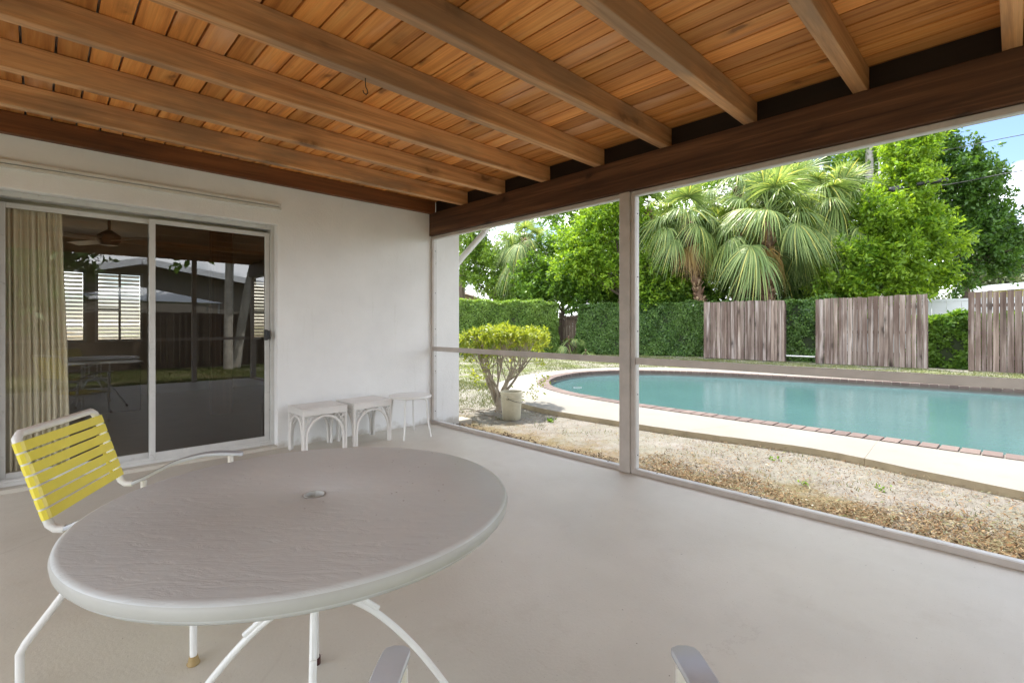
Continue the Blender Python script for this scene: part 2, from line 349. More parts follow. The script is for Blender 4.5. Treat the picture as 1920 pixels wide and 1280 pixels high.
# ------------------------------------------------------------------ mesh helpers
class MB:
    def __init__(s): s.v = []; s.f = []
    def add(s, vs_, fs):
        o = len(s.v); s.v += [tuple(p) for p in vs_]; s.f += [tuple(i+o for i in f) for f in fs]; return s
    def box(s, x0, x1, y0, y1, z0, z1, mat=None):
        P_ = [(x0,y0,z0),(x1,y0,z0),(x1,y1,z0),(x0,y1,z0),(x0,y0,z1),(x1,y0,z1),(x1,y1,z1),(x0,y1,z1)]
        if mat is not None: P_ = [mat @ Vector(p) for p in P_]
        return s.add(P_, [(0,3,2,1),(4,5,6,7),(0,1,5,4),(1,2,6,5),(2,3,7,6),(3,0,4,7)])
    def tube(s, pts, r, seg=8, ry=None, up=None, caps=True):
        """tube along pts; r scalar or list; optional flattened section (ry along up)"""
        pts = [Vector(p) for p in pts]; n = len(pts)
        rs = [r]*n if isinstance(r, (int, float)) else r
        vs_ = []; ref = Vector(up) if up else None; prev = None
        for i, p in enumerate(pts):
            t = (pts[min(i+1, n-1)] - pts[max(i-1, 0)]).normalized()
            if ref is not None: a = ref - t*ref.dot(t)
            elif prev is None: a = Vector((0,0,1)) - t*t.z if abs(t.z) < .9 else Vector((1,0,0)) - t*t.x
            else: a = prev - t*prev.dot(t)
            if a.length < 1e-5: a = t.orthogonal()
            a.normalize(); prev = a; b = t.cross(a)
            for k in range(seg):
                th = 2*PI*(k+.5)/seg
                vs_.append(p + b*(math.cos(th)*rs[i]) + a*(math.sin(th)*(rs[i] if ry is None else ry)))
        fs = [(i*seg+k, i*seg+(k+1)%seg, (i+1)*seg+(k+1)%seg, (i+1)*seg+k) for i in range(n-1) for k in range(seg)]
        if caps: fs += [tuple(range(seg-1, -1, -1)), tuple((n-1)*seg+k for k in range(seg))]
        return s.add(vs_, fs)
    def bar(s, pts, w_, h_, up):
        """rectangular bar along pts: width w_ sideways, height h_ along up"""
        pts = [Vector(p) for p in pts]; n = len(pts); vs_ = []; u0 = Vector(up)
        for i, p in enumerate(pts):
            t = (pts[min(i+1, n-1)] - pts[max(i-1, 0)]).normalized()
            a = (u0 - t*u0.dot(t)).normalized(); b = t.cross(a)
            for (x, y) in ((-1,-1),(1,-1),(1,1),(-1,1)): vs_.append(p + b*(x*w_/2) + a*(y*h_/2))
        fs = [(i*4+k, i*4+(k+1)%4, (i+1)*4+(k+1)%4, (i+1)*4+k) for i in range(n-1) for k in range(4)]
        fs += [(3,2,1,0), tuple((n-1)*4+k for k in range(4))]
        return s.add(vs_, fs)
    def lathe(s, prof, c=(0,0,0), seg=32, cap0=True, cap1=True):
        vs_ = [(c[0]+r*math.cos(2*PI*k/seg), c[1]+r*math.sin(2*PI*k/seg), c[2]+z) for r, z in prof for k in range(seg)]
        n = len(prof)
        fs = [(i*seg+k, i*seg+(k+1)%seg, (i+1)*seg+(k+1)%seg, (i+1)*seg+k) for i in range(n-1) for k in range(seg)]
        if cap0: fs.append(tuple(range(seg-1, -1, -1)))
        if cap1: fs.append(tuple((n-1)*seg+k for k in range(seg)))
        return s.add(vs_, fs)

def link(name, me, parent=None):
    o = bpy.data.objects.new(name, me); COL.objects.link(o)
    if parent is not None: o.parent = parent
    return o
def obj(name, mb, mat, parent=None, smooth=False, bevel=0, loc=None, seg=1):
    me = bpy.data.meshes.new(name); me.from_pydata(mb.v, [], mb.f); me.update()
    me.materials.append(MAT[mat] if isinstance(mat, str) else mat)
    if smooth: me.shade_smooth()
    o = link(name, me, parent)
    if loc is not None: o.location = loc
    if bevel:
        b = o.modifiers.new('bevel', 'BEVEL'); b.width = bevel; b.segments = seg; b.limit_method = 'ANGLE'; b.angle_limit = math.radians(40)
    if smooth:
        try: me.set_sharp_from_angle(angle=math.radians(42))
        except Exception: pass
    return o
def tag(o, label=None, cat=None, group=None, kind=None):
    if label: o['label'] = label
    if cat: o['category'] = cat
    if group: o['group'] = group
    if kind: o['kind'] = kind
    return o
def thing(name, label, cat, loc=(0,0,0), rz=0, group=None):
    o = bpy.data.objects.new(name, None); COL.objects.link(o); o.location = loc; o.rotation_euler = (0,0,rz)
    o.empty_display_size = .1
    return tag(o, label, cat, group)
def dup(root, loc, rz, label=None):
    def cp(o, par):
        c = o.copy(); COL.objects.link(c)
        if par is not None: c.parent = par
        for ch in [q for q in bpy.data.objects if q.parent == o and q != c]: cp(ch, c)
        return c
    r = cp(root, None); r.location = loc; r.rotation_euler = (0,0,rz)
    if label: r['label'] = label
    return r

def quads(name, V, mat, parent=None, per=4):
    """V: (n, per, 3) array -> mesh of n separate polygons"""
    n = V.shape[0]; me = bpy.data.meshes.new(name)
    me.vertices.add(n*per); me.vertices.foreach_set('co', np.ascontiguousarray(V, dtype=np.float32).ravel())
    me.loops.add(n*per); me.loops.foreach_set('vertex_index', np.arange(n*per, dtype=np.int32))
    me.polygons.add(n); me.polygons.foreach_set('loop_start', np.arange(0, n*per, per, dtype=np.int32))
    try: me.polygons.foreach_set('loop_total', np.full(n, per, dtype=np.int32))
    except Exception: pass
    me.update(calc_edges=True); me.validate()
    me.materials.append(MAT[mat] if isinstance(mat, str) else mat)
    return link(name, me, parent)
def unit(a): return a/np.maximum(np.linalg.norm(a, axis=-1, keepdims=True), 1e-9)
def rdir(n): return unit(rng.normal(size=(n, 3)))
def leaves_at(c, d, nrm, L, W):
    s = unit(np.cross(d, nrm)); L = L[:, None]; W = W[:, None]; up = unit(np.cross(s, d))
    return np.stack([c, c+d*L*.45+s*W*.5+up*L*.04, c+d*L-up*L*.06, c+d*L*.45-s*W*.5+up*L*.04], axis=1)
def foliage(blobs, ncl, per, L, W, spread, up=.35, shell=(.55, 1.05), lump=.22):
    """leaf sprays spread through a set of ellipsoid blobs (centre, radii)"""
    nb_ = []
    for c_, r_ in blobs:
        r0 = r_ if not hasattr(r_, '__len__') else r_[0]; c_ = np.array(c_, float)
        nb_.append((c_, r0*.55))
        for q in rdir(11): nb_.append((c_+q*r0*(.60+.30*rng.random())+np.array([0,0,-.05*r0]), r0*(.26+.18*rng.random())))
    blobs = nb_
    C = np.array([b[0] for b in blobs], float); Rr = np.array([b[1] if hasattr(b[1], '__len__') else (b[1],)*3 for b in blobs], float)
    wt = np.prod(Rr, axis=1)**(2/3); wt /= wt.sum()
    bi = rng.choice(len(blobs), ncl, p=wt); d = rdir(ncl)
    rad = shell[0]+(shell[1]-shell[0])*rng.random(ncl)**.6
    rad *= 1+lump*np.sin(d[:,0]*5+bi*1.7)*np.cos(d[:,1]*6+bi)*1.0 + rng.normal(size=ncl)*.05
    c = C[bi]+d*Rr[bi]*rad[:,None]
    ax = unit(d+rng.normal(size=(ncl,3))*.55+np.array([0,0,up]))
    c = np.repeat(c, per, 0); ax = np.repeat(ax, per, 0); n = ncl*per
    t = rng.random(n)
    pos = c+ax*(t*spread)[:,None]+rdir(n)*(spread*.25)
    dd = unit(ax*.55+rdir(n)*.9+np.array([0,0,-.05]))
    nr = unit(rdir(n)*.8+np.array([0,0,.8])+ax*.3)
    sc = .65+.6*rng.random(n)
    return leaves_at(pos, dd, nr, L*sc, W*sc)

def interp(pts, n, closed=False):
    """Catmull-Rom through pts"""
    P_ = [Vector(p) for p in pts]; m_ = len(P_); out_ = []
    segs = m_ if closed else m_-1
    for i in range(segs):
        g = (lambda k: P_[k % m_]) if closed else (lambda k: P_[max(0, min(m_-1, k))])
        a, b, c, d = g(i-1), g(i), g(i+1), g(i+2)
        for j in range(n):
            t = j/n
            out_.append(.5*((2*b)+(c-a)*t+(2*a-5*b+4*c-d)*t*t+(3*b-a-3*c+d)*t**3))
    if not closed: out_.append(P_[-1].copy())
    return out_

# ================================================================== GROUND, POOL
def resample(pts, n):
    p = np.array([(q[0], q[1]) for q in pts]); p = np.vstack([p, p[:1]])
    s = np.concatenate([[0], np.cumsum(np.linalg.norm(np.diff(p, axis=0), axis=1))])
    t = np.linspace(0, s[-1], n, endpoint=False)
    return np.stack([np.interp(t, s, p[:,0]), np.interp(t, s, p[:,1])], 1), s[-1]
W_IN = [(3.12,-3.3),(3.15,-1.6),(3.22,-.45),(3.48,.75),(4.05,1.72),(5.1,2.45),(6.5,2.72),(7.8,2.12),(8.75,.45),(9.2,-1.9),(9.5,-3.6),(9.58,-5.4),(9.3,-7.4),(8.3,-9.3),(6.4,-10.2),(4.4,-9.4),(3.4,-7.6),(3.1,-5.3)]
D_OUT = [(2.02,-3.5),(1.87,-2.3),(1.80,-1.2),(1.80,-.2),(1.98,.55),(2.5,1.6),(3.6,2.7),(5.3,3.42),(7.0,3.45),(8.7,2.75),(9.8,.9),(10.25,-1.9),(10.5,-4.9),(10.3,-8.0),(9.1,-10.5),(6.4,-11.4),(3.6,-10.6),(2.1,-8.2),(1.68,-5.6),(1.83,-4.4)]
inner_d = interp([(x,y,0) for x,y in W_IN], 16, True)
inn, plen = resample(inner_d, 216)
def offs(p, k):
    t = np.roll(p, -1, 0)-np.roll(p, 1, 0); t /= np.linalg.norm(t, axis=1)[:,None]
    nrm = np.stack([t[:,1], -t[:,0]], 1)
    c = p.mean(0); sg = np.sign(np.sum(nrm*(p-c), 1).mean()); return p+nrm*k*sg
cop_out = offs(inn, .23)
dk, _ = resample(interp([(x,y,0) for x,y in D_OUT], 16, True), 400)
ctr = np.array([6.2, -3.7])
def radial(loop, ang):
    d = loop-ctr; a = np.arctan2(d[:,1], d[:,0]); r = np.linalg.norm(d, axis=1); o_ = np.argsort(a)
    return np.interp(ang, a[o_], r[o_], period=2*PI)
def rp(loop, ang, z, k=0.0):
    r = radial(loop, ang)+k; return [(ctr[0]+rr*math.cos(a), ctr[1]+rr*math.sin(a), z) for rr, a in zip(r, ang)]
G = -.098; DT = -.03
# ground sheet with a hole where the deck stands
A_ = np.linspace(-PI, PI, 240, endpoint=False)
rings = [rp(dk, A_, G, -.12)]
for R_ in (12, 16, 24, 45, 110, 420): rings.append([(ctr[0]+R_*math.cos(a), ctr[1]+R_*math.sin(a), G) for a in A_])
g = MB(); nA = len(A_)
for r_ in rings: g.v += r_
for i in range(len(rings)-1):
    for k in range(nA): g.f.append((i*nA+k, (i+1)*nA+k, (i+1)*nA+(k+1)%nA, i*nA+(k+1)%nA))
ground_o = tag(obj('ground', g, 'ground'), kind='structure')
# pool deck of poured slabs
deck = thing('pool_deck', None, None); tag(deck, kind='structure')
joints = [-PI+.05+k*2*PI/17 for k in range(18)]
for k in range(17):
    a = np.linspace(joints[k]+.00015, joints[k+1]-.00015, 16)
    zt = DT
    ti = rp(cop_out, a, zt, .006); to = rp(dk, a, zt); 
    to = [(x+random.uniform(-.006,.006), y+random.uniform(-.006,.006), z) for x,y,z in to]
    bi = [(x,y,G-.15) for x,y,z in ti]; bo = [(x+.0,y,G-.15) for x,y,z in to]
    m_ = MB(); n_ = len(a); m_.v = ti+to+bi+bo
    for j in range(n_-1):
        m_.f += [(j, n_+j, n_+j+1, j+1), (n_+j, 3*n_+j, 3*n_+j+1, n_+j+1), (j, j+1, 2*n_+j+1, 2*n_+j)]
    m_.f += [(0, 2*n_, 3*n_, n_), (n_-1, 2*n_-1, 4*n_-1, 3*n_-1)]
    so_ = obj('concrete_slab', m_, 'deckc', deck); so_.data.materials.append(MAT['deckside'])
    for p in so_.data.polygons:
        if abs(p.normal.z) < .5: p.material_index = 1
# brick coping
cop = thing('pool_coping', None, None); tag(cop, kind='structure')
nb = len(inn)
mring = MB(); mi = offs(inn, .012); mo = offs(inn, .222)
mring.v = [(x,y,-.036) for x,y in mi]+[(x,y,-.036) for x,y in mo]+[(x,y,-.12) for x,y in mi]
for k in range(nb):
    j = (k+1)%nb; mring.f += [(k, nb+k, nb+j, j), (k, j, 2*nb+j, 2*nb+k)]
obj('mortar_bed', mring, 'mortar', cop)
for k in range(nb):
    j = (k+1)%nb; g_ = .055
    a0, a1 = inn[k]*(1-g_)+inn[j]*g_, inn[k]*g_+inn[j]*(1-g_); b0, b1 = cop_out[k]*(1-g_)+cop_out[j]*g_, cop_out[k]*g_+cop_out[j]*(1-g_)
    zt = -.022+random.uniform(-.002, .002)
    m_ = MB(); m_.v = [(*a0,-.085),(*b0,-.085),(*b1,-.085),(*a1,-.085),(*a0,zt),(*b0,zt),(*b1,zt),(*a1,zt)]
    m_.f = [(0,3,2,1),(4,5,6,7),(0,1,5,4),(1,2,6,5),(2,3,7,6),(3,0,4,7)]
    obj('brick', m_, 'brick', cop)
# basin and water
tb_ = MB(); tw_ = offs(inn, .026); tb_.v = [(x,y,-.087) for x,y in tw_]+[(x,y,-.30) for x,y in tw_]; tb_.f = [(k, nb+k, nb+(k+1)%nb, (k+1)%nb) for k in range(nb)]
MAT['tileband'] = paint('pale_waterline_tile', (.25,.27,.26), .3, .1)
obj('waterline_band', tb_, 'tileband', cop)
bas = MB(); wl = offs(inn, .04); bt = offs(inn, -.05)
bas.v = [(x,y,-.086) for x,y in wl]+[(x,y,-1.2) for x,y in bt]
bas.f = [(k, nb+k, nb+(k+1)%nb, (k+1)%nb) for k in range(nb)]+[tuple(range(nb, 2*nb))]
MAT['basin'] = paint('pool_plaster', (.42,.55,.53), .6, .08)
tag(obj('pool_basin', bas, 'basin'), kind='structure')
wt_ = MB(); wl2 = offs(inn, .0255); wt_.v = [(x,y,-.15) for x,y in wl2]; wt_.f = [tuple(range(nb))]
tag(obj('pool_water', wt_, 'water'), kind='structure')
sk = MB().tube([(4.75+.085*math.cos(2*PI*k/24),1.55+.085*math.sin(2*PI*k/24),-.148) for k in range(25)], .006, 5)
tag(obj('pool_return_ring', sk, 'tileband'), 'small pale round fitting just under the water near the left end of the pool', 'pool fitting')

# ================================================================== PORCH
fl = MB().box(-5.5, .055, -6.72, 0, -.3, 0)
tag(obj('porch_floor', fl, 'floor'), kind='structure')

roof = thing('porch_roof', 'low wooden porch ceiling with exposed beams and a dark header above the screens', 'roof', (0,0,2.49))
k = 0
x = -2.79-.133*20
bd = MB().box(.0055, .1275, -6.8, -.012, .145, .172)
me0 = None
while x < .93:
    if me0 is None:
        o = obj('ceiling_board', bd, 'deckwood', roof); me0 = o.data
    else: o = link('ceiling_board', me0, roof)
    o.location = (x, 0, random.uniform(0, .0025)); x += .133
obj('roof_deck', MB().box(-5.5, 1.0, -6.85, -.002, .18, .26), 'roofgrey', roof)
obj('fascia_board', MB().box(1.003, 1.03, -6.85, -.002, .06, .27), 'trim', roof)
rm = MB().box(-5.45, .93, -.07, 0, 0, .1445)
me0 = None
for k in range(11):
    if me0 is None: o = obj('rafter', rm, 'rafter', roof, bevel=.006, seg=2); me0 = o
    else: o = me0.copy(); COL.objects.link(o); o.parent = roof
    o.location = (0, -.59-.604*k, 0); 
    if k == 1: pass
obj('ledger_beam', MB().box(-5.45, .0, -.062, -.002, -.004, .1445), 'rafterdark', roof, bevel=.005)['label'] = 'darker beam fixed along the top of the white wall'
obj('header_beam', MB().box(-.05, .05, -6.75, -.001, -.265, -.001), 'header', roof, bevel=.006, seg=2)['label'] = 'deep almost black beam over the screen openings'
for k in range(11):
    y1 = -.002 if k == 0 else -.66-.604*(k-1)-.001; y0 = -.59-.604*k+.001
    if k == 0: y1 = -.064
    obj('blocking_board', MB().box(.005, .04, y0, y1, .0, .144), 'fascia', roof)  # blackened boards paint the dark gap between the rafters
# far side of the porch behind the camera
obj('side_beam', MB().box(-5.45, -5.35, -6.75, -.001, -.265, -.001), 'header', roof)

hk = MB().tube([(0,0,.02),(0,0,-.03),(.003,.0,-.045),(.012,.0,-.058),(.014,0,-.072),(.004,0,-.083),(-.010,0,-.078),(-.014,0,-.066)], .0028, 6)
tag(obj('metal_hook', hk, 'black', loc=(-2.13,-2.44,2.487), smooth=True), 'small thin black metal hook hanging under a ceiling beam', 'hook')

def screws(parent, pts, d):
    m_ = None
    for p in pts:
        if m_ is None:
            s_ = obj('screw', MB().lathe([(.0055,0),(.0050,.0025),(.002,.0032)], (0,0,0), 8), 'black', parent); m_ = s_.data
        else: s_ = link('screw', m_, parent)
        s_.location = p; s_.rotation_euler = Vector(d).to_track_quat('Z','Y').to_euler()
scr = thing('screen_frame', 'taupe and white metal screen frame with a square post facing the pool', 'screen frame', (0,0,0))
obj('post', MB().box(-.045, .045, -2.745, -2.65, 0, 2.222), 'bronze', scr, bevel=.004)
def member(nm, y0, y1, z0, z1):
    fo = obj(nm, MB().box(-.024, .0, y0, y1, z0, z1), 'bronze', scr, bevel=.002)
    obj('white_track', MB().box(.0005, .042, y0, y1, z0+.001, z1-.001), 'alu', scr, bevel=.002)  # paler box behind the taupe face, forming the side of the tube
member('bottom_rail', -2.648, -.001, 0.0, .034)
member('bottom_rail', -6.55, -2.747, 0.0, .034)
member('top_rail', -2.648, -.001, 2.188, 2.222)
member('top_rail', -6.55, -2.747, 2.188, 2.222)
member('side_rail', -.030, -.001, .0345, 2.1875)
member('side_rail', -2.78, -2.7465, .0345, 2.1875)
obj('mid_rail', MB().box(-.012, .010, -2.648, -.031, .860, .912), 'bronze', scr, bevel=.003)
obj('mid_rail', MB().box(-.012, .010, -6.55, -2.781, .860, .912), 'bronze', scr, bevel=.003)
screws(scr, [(.02,-2.7805,z) for z in (2.05,1.55,1.12,.62,.14)], (0,-1,0))
screws(scr, [(.02,-.0305,z) for z in (2.05,1.55,1.12,.80,.62,.14)], (0,-1,0))
screws(scr, [(.02,y,.0345) for y in (-.5,-1.2,-1.75,-2.5,-2.95,-3.7,-4.35)], (0,0,1))
screws(scr, [(.02,y,2.1875) for y in (-.7,-1.6,-2.4,-3.1,-3.9)], (0,0,-1))
obj('post', MB().box(-.045, .045, -6.65, -6.551, 0, 2.222), 'bronze', scr)
rear = thing('rear_screen_frame', 'taupe screen posts and rails reflected in the sliding door glass', 'screen frame', (-3,-6.66,0))
for x in (-5.4,-1.1): obj('post', MB().box(x+2.96, x+3.04, -.04, .03, 0, 2.489), 'bronze', rear)
obj('mid_rail', MB().box(-2.3, 2.95, -.015, .015, .851, .912), 'bronze', rear)

# white door wall
wall = thing('house_wall', 'white stucco house wall with a wide sliding door opening', 'wall', (0,0,0))
wm = MB(); ol = [(-6.6,-.3),(-3.66,-.3),(-3.66,2.116),(-1.767,2.116),(-1.767,-.3),(.403,-.3),(.403,2.72),(-6.6,2.72)]
wm.v = [(x,0,z) for x,z in ol]+[(x,.2,z) for x,z in ol]; n8 = len(ol)
wm.f = [tuple(range(n8)), tuple(range(2*n8-1, n8-1, -1))]+[(k, n8+k, n8+(k+1)%n8, (k+1)%n8) for k in range(n8)]
obj('stucco_face', wm, 'stucco', wall, bevel=.008, seg=2)
obj('door_sill', MB().box(-3.66, -1.767, .0, .2, -.3, .028), 'floor', wall)
ch = thing('shade_track', 'long narrow white shade track fixed to the wall above the sliding door', 'shade track', (-1.743,0,2.255))
obj('upper_strip', MB().box(-3.5, 0, -.03, -.001, .031, .056), 'trim', ch, bevel=.003)
obj('lower_strip', MB().box(-3.5, 0.006, -.024, -.001, .0, .026), 'trim', ch, bevel=.003)
obj('backing_strip', MB().box(-3.5, -.01, -.01, -.0005, .0262, .0308), 'black', ch)
sc_ = MB().box(0.405, .62, .0, .22, -.4, -.03)
tag(obj('footing_block', sc_, 'concretebase', bevel=.02, seg=2), 'small dirty concrete footing block at the outer foot of the white wall', 'footing')

# east house wall, eave, gutter and downspout
hw = thing('house_side', 'white house side wall and eave running back from the porch corner', 'house', (.4,3,0))
obj('wall', MB().box(-.2, 0, -2.8, 2.4, -.3, 2.72), 'stucco', hw)
obj('roof', MB().box(-8.2, .60, -2.998, 3.0, 2.725, 2.92), 'roofgrey', hw)
obj('soffit', MB().box(.004, .58, -2.79, 2.9, 2.66, 2.72), 'trim', hw)
obj('gutter', MB().box(.602, .70, -2.998, 3.0, 2.74, 2.86), 'trim', hw)
ds = thing('downspout', 'cream metal downspout elbow slanting from the eave to the white wall', 'downspout', (1.03,.15,2.55))
obj('slanted_pipe', MB().tube([(-.02,0,.18),(-.02,0,-.03),(-.035,0,-.075),(-.075,0,-.125),(-.45,0,-.49),(-.55,0,-.60),(-.575,0,-.68),(-.575,0,-.95)], .040, 16), 'trim', ds, smooth=True)
obj('elbow_collar', MB().tube([(-.075,0,-.118),(-.105,0,-.147)], .045, 16), 'trim', ds, smooth=True)

# ------------------------------------------------------------------ sliding door
door = thing('sliding_door', 'two-panel aluminium framed sliding glass door in the white wall', 'door', (-2.7,.13,.03))
def DB(x0,x1,y0,y1,z0,z1): return MB().box(x0+2.7, x1+2.7, y0, y1, z0-.03, z1-.03)
fr = DB(-1.80,-1.767,-.05,.06,.029,2.115); fr.box(-.963,-.905,-.05,.06,0,2.085); fr.box(-.904,.899,-.05,.06,2.047,2.085)
obj('frame', fr, 'doorframe', door, bevel=.003)
tr = DB(-3.604,-1.801,-.05,.06,.029,.058); tr.box(-.904,.899,-.046,-.040,.0285,.045); tr.box(-.904,.899,-.008,-.002,.0285,.045)
obj('bottom_track', tr, 'doorframe', door, bevel=.002)
def panel(nm, x0, x1, y, gm, lab):
    m_ = DB(x0, x0+.042, y, y+.028, .060, 2.045); m_.box(x1-.042+2.7, x1+2.7, y, y+.028, .030, 2.015)
    m_.box(x0+.0425+2.7, x1-.0425+2.7, y, y+.028, .030, .082); m_.box(x0+.0425+2.7, x1-.0425+2.7, y, y+.028, 1.978, 2.015)
    p = obj('panel_frame', m_, 'doorframe', door, bevel=.002); p['label'] = lab
    gq = MB().box(x0+.043+2.7, x1-.043+2.7, y+.0135, y+.0145, .0825, 1.9775)
    gg = MB(); gg.v = [(x0+.041+2.7, y+.014, .080),(x1-.041+2.7, y+.014, .080),(x1-.041+2.7, y+.014, 1.98),(x0+.041+2.7, y+.014, 1.98)]; gg.f = [(0,1,2,3)]
    obj('glass_pane', gg, gm, p)
    return p
pl_ = panel('left', -3.602, -2.690, .012, 'glassL', 'left panel with clear glass')
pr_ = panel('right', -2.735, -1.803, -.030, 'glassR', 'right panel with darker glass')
h_ = MB().box(.842,.872,-.062,-.031,.995,1.095); h_.box(.846,.884,-.085,-.063,1.005,1.085)
obj('handle', h_, 'black', pr_, bevel=.004)
lk = MB().box(-.945,-.918,-.058,-.051,.93,1.115); obj('latch_plate', lk, 'doorframe', door, bevel=.002)
lk = MB().box(-.939,-.925,-.064,-.0585,1.00,1.06); obj('latch', lk, 'black', door, bevel=.002)

# ------------------------------------------------------------------ room behind the glass
tag(obj('room_floor', MB().box(-6.4, .2, .2, 5.2, -.3, .02), 'roomfloor'), kind='structure')
tag(obj('room_ceiling', MB().box(-6.4, .2, .2, 5.2, 2.56, 2.66), 'roomwall'), kind='structure')
rw = MB()
wins = [(-6.2,-5.2),(-5.1,-4.1),(-3.45,-2.86),(-2.76,-2.15),(-.50,.05)]  # first two openings are invented, out of view, to let in light
xs = [-6.4]+[v for w_ in wins for v in w_]+[.2]
for i in range(0, len(xs), 2): rw.box(xs[i], xs[i+1], 5.2, 5.36, .02, 2.56)
for a, b in wins: rw.box(a, b, 5.2, 5.36, .02, .9); rw.box(a, b, 5.2, 5.36, 2.02, 2.56)
tag(obj('room_back_wall', rw, 'roomwall'), kind='structure')
tag(obj('room_side_wall', MB().box(-6.6,-6.402,.2,5.36,-.3,2.72), 'roomwall'), kind='structure')
for i, (a, b) in enumerate(wins):
    wn = thing('louvre_window', ['leftmost louvred window of the back room, hidden by the curtain wall', 'second louvred window of the back room, left of the curtain', 'left louvred window in view at the back of the dark room', 'middle louvred window beside the first at the back of the room', 'narrow louvred window at the right end of the dark room'][i], 'window', (a, 5.2, .9), group='louvred windows at the back of the room')
    W_ = b-a; f_ = MB().box(0,.04,-.02,.03,0,1.12); f_.box(W_-.04,W_,-.02,.03,0,1.12); f_.box(.041,W_-.041,-.02,.03,0,.04); f_.box(.041,W_-.041,-.02,.03,1.08,1.12); f_.box(W_/2-.015,W_/2+.015,-.02,.03,.041,1.079)
    f_.box(.041,W_/2-.016,-.02,.03,.50,.53)
    obj('frame', f_, 'slat', wn)
    sm = MB().box(.042, W_-.042, -.032, .032, -.003, .003, None); me0 = None
    for q in range(17):
        if me0 is None: s_ = obj('slat', sm, 'slat', wn); me0 = s_.data
        else: s_ = link('slat', me0, wn)
        s_.location = (0, .06, .06+q*.062); s_.rotation_euler = (math.radians(-38), 0, 0)
cm = MB(); nx = 150
cx0, cx1 = -3.60, -3.22
for z, amp, x1_ in ((2.03,.012,-3.26),(1.6,.016,-3.25),(1.0,.019,-3.23),(.5,.021,-3.22),(.06,.022,-3.215)):
    for i in range(nx+1):
        u = i/nx; cm.v.append((cx0+(x1_-cx0)*u+.004*math.sin(u*47),   .225+amp*math.sin(u*2*PI*11+.4*math.sin(u*9))+.008*math.sin(u*31+z), z))
for r_ in range(4):
    for i in range(nx): a = r_*(nx+1)+i; cm.f.append((a, a+1, a+nx+2, a+nx+1))
tag(obj('curtain', cm, 'curtain', smooth=True), 'long pleated cream curtain drawn to the left side of the sliding door', 'curtain')
tag(obj('curtain_rail', MB().box(-3.62,-1.8,.262,.285,2.04,2.09), 'curtain'), 'pale curtain rail along the top inside the sliding door', 'curtain rail')
fan = thing('ceiling_fan', 'dark ceiling fan with pale blades hanging inside the room', 'ceiling fan', (-2.80,2.5,2.15))
obj('rod', MB().lathe([(.015,.12),(.015,.40)], (0,0,0), 10), 'fanmetal', fan)
obj('motor', MB().lathe([(.03,-.06),(.08,-.05),(.11,0),(.11,.06),(.06,.10),(.02,.13)], (0,0,0), 24), 'fanmetal', fan, smooth=True)
for q in range(4):
    a = q*PI/2+.5; R_ = Matrix.Rotation(a, 4, 'Z') @ Matrix.Rotation(.2, 4, 'X')
    b_ = obj('blade', MB().box(.12,.62,-.065,.065,-.004,.004,R_), 'fanblade', fan, bevel=.02)
tag(obj('room_post', MB().box(-1.80,-1.56,2.3,2.42,.021,2.559), 'brownpost'), 'tall orange-brown wooden post inside the room behind the right door panel', 'post')
ds_ = thing('room_desk', 'dark low cabinet inside the room behind the door glass', 'cabinet', (-3.0,3.6,.02))
obj('cabinet_body', MB().box(-.5,.6,-.25,.25,0,.62), 'fanmetal', ds_, bevel=.01); obj('cabinet_top', MB().box(-.53,.63,-.28,.28,.621,.65), 'fanmetal', ds_)

# ================================================================== FURNITURE
def round_pts(n, r, z, a0=0, a1=2*PI): return [(r*math.cos(a0+(a1-a0)*i/n), r*math.sin(a0+(a1-a0)*i/n), z) for i in range(n+1)]
T = thing('patio_table', 'large round table with a grey-beige rippled stone-look top and white metal legs', 'table', (-2.862,-3.572,0))
def top_with_hole(R_, r_, z0, z1):
    prof = [(r_, z0),(R_-.030, z0),(R_-.012, z0+.004),(R_-.002, z0+.016),(R_, z0+.028),(R_-.003, z1-.006),(R_-.010, z1-.001),(R_-.016, z1),(r_+.006, z1),(r_, z1-.004),(r_, z0)]
    return MB().lathe(prof, (0,0,0), 128, False, False)
tt = obj('tabletop', top_with_hole(.512, .026, .678, .722), 'tabletop', T, smooth=True); tt.data.materials.append(MAT['tablerim'])
for p in tt.data.polygons:
    c = p.center; rr = math.hypot(c.x, c.y)
    if rr > .5085: p.material_index = 1
obj('umbrella_hole_ring', MB().lathe([(.0240,.66),(.0240,.7195),(.026,.7228),(.029,.7228),(.0295,.7222)], (0,0,0), 32, False, False), 'tablerim', T, smooth=True)
obj('hub', MB().lathe([(.010,.425),(.022,.43),(.026,.44),(.026,.48),(.02,.49),(.018,.52)], (0,0,0), 20), 'white', T, smooth=True)
la = math.atan2(.40, .17)
for q in range(4):
    a = la+q*PI/2; c_, s__ = math.cos(a), math.sin(a)
    pts = interp([(r_*c_, r_*s__, z) for r_, z in ((.02,.455),(.064,.441),(.13,.400),(.19,.345),(.255,.270),(.312,.191),(.37,.10),(.425,.010))], 3)
    lg = obj('leg', MB().bar(pts, .020, .011, (-s__, c_, 0)) if False else MB().tube(pts, .0092, 10), 'white', T, smooth=True)
    obj('foot_cap', MB().tube([(pts[-1][0]*.998, pts[-1][1]*.998, .0), (pts[-2][0], pts[-2][1], .032)], .0135, 10), 'redcap', lg)
    r0 = .19; sp = [(.165,.386),(.14,.406),(.115,.427),(.100,.448),(.094,.48),(.094,.56),(.096,.6715)]
    obj('brace', MB().tube([(r_*c_, r_*s__, z) for r_, z in sp], .0075, 8), 'white', T, smooth=True)
    sp = [(.05,.47),(.045,.52),(.03,.56)]
obj('under_ring', MB().tube(round_pts(40,.094,.664), .0075, 8), 'white', T, smooth=True)

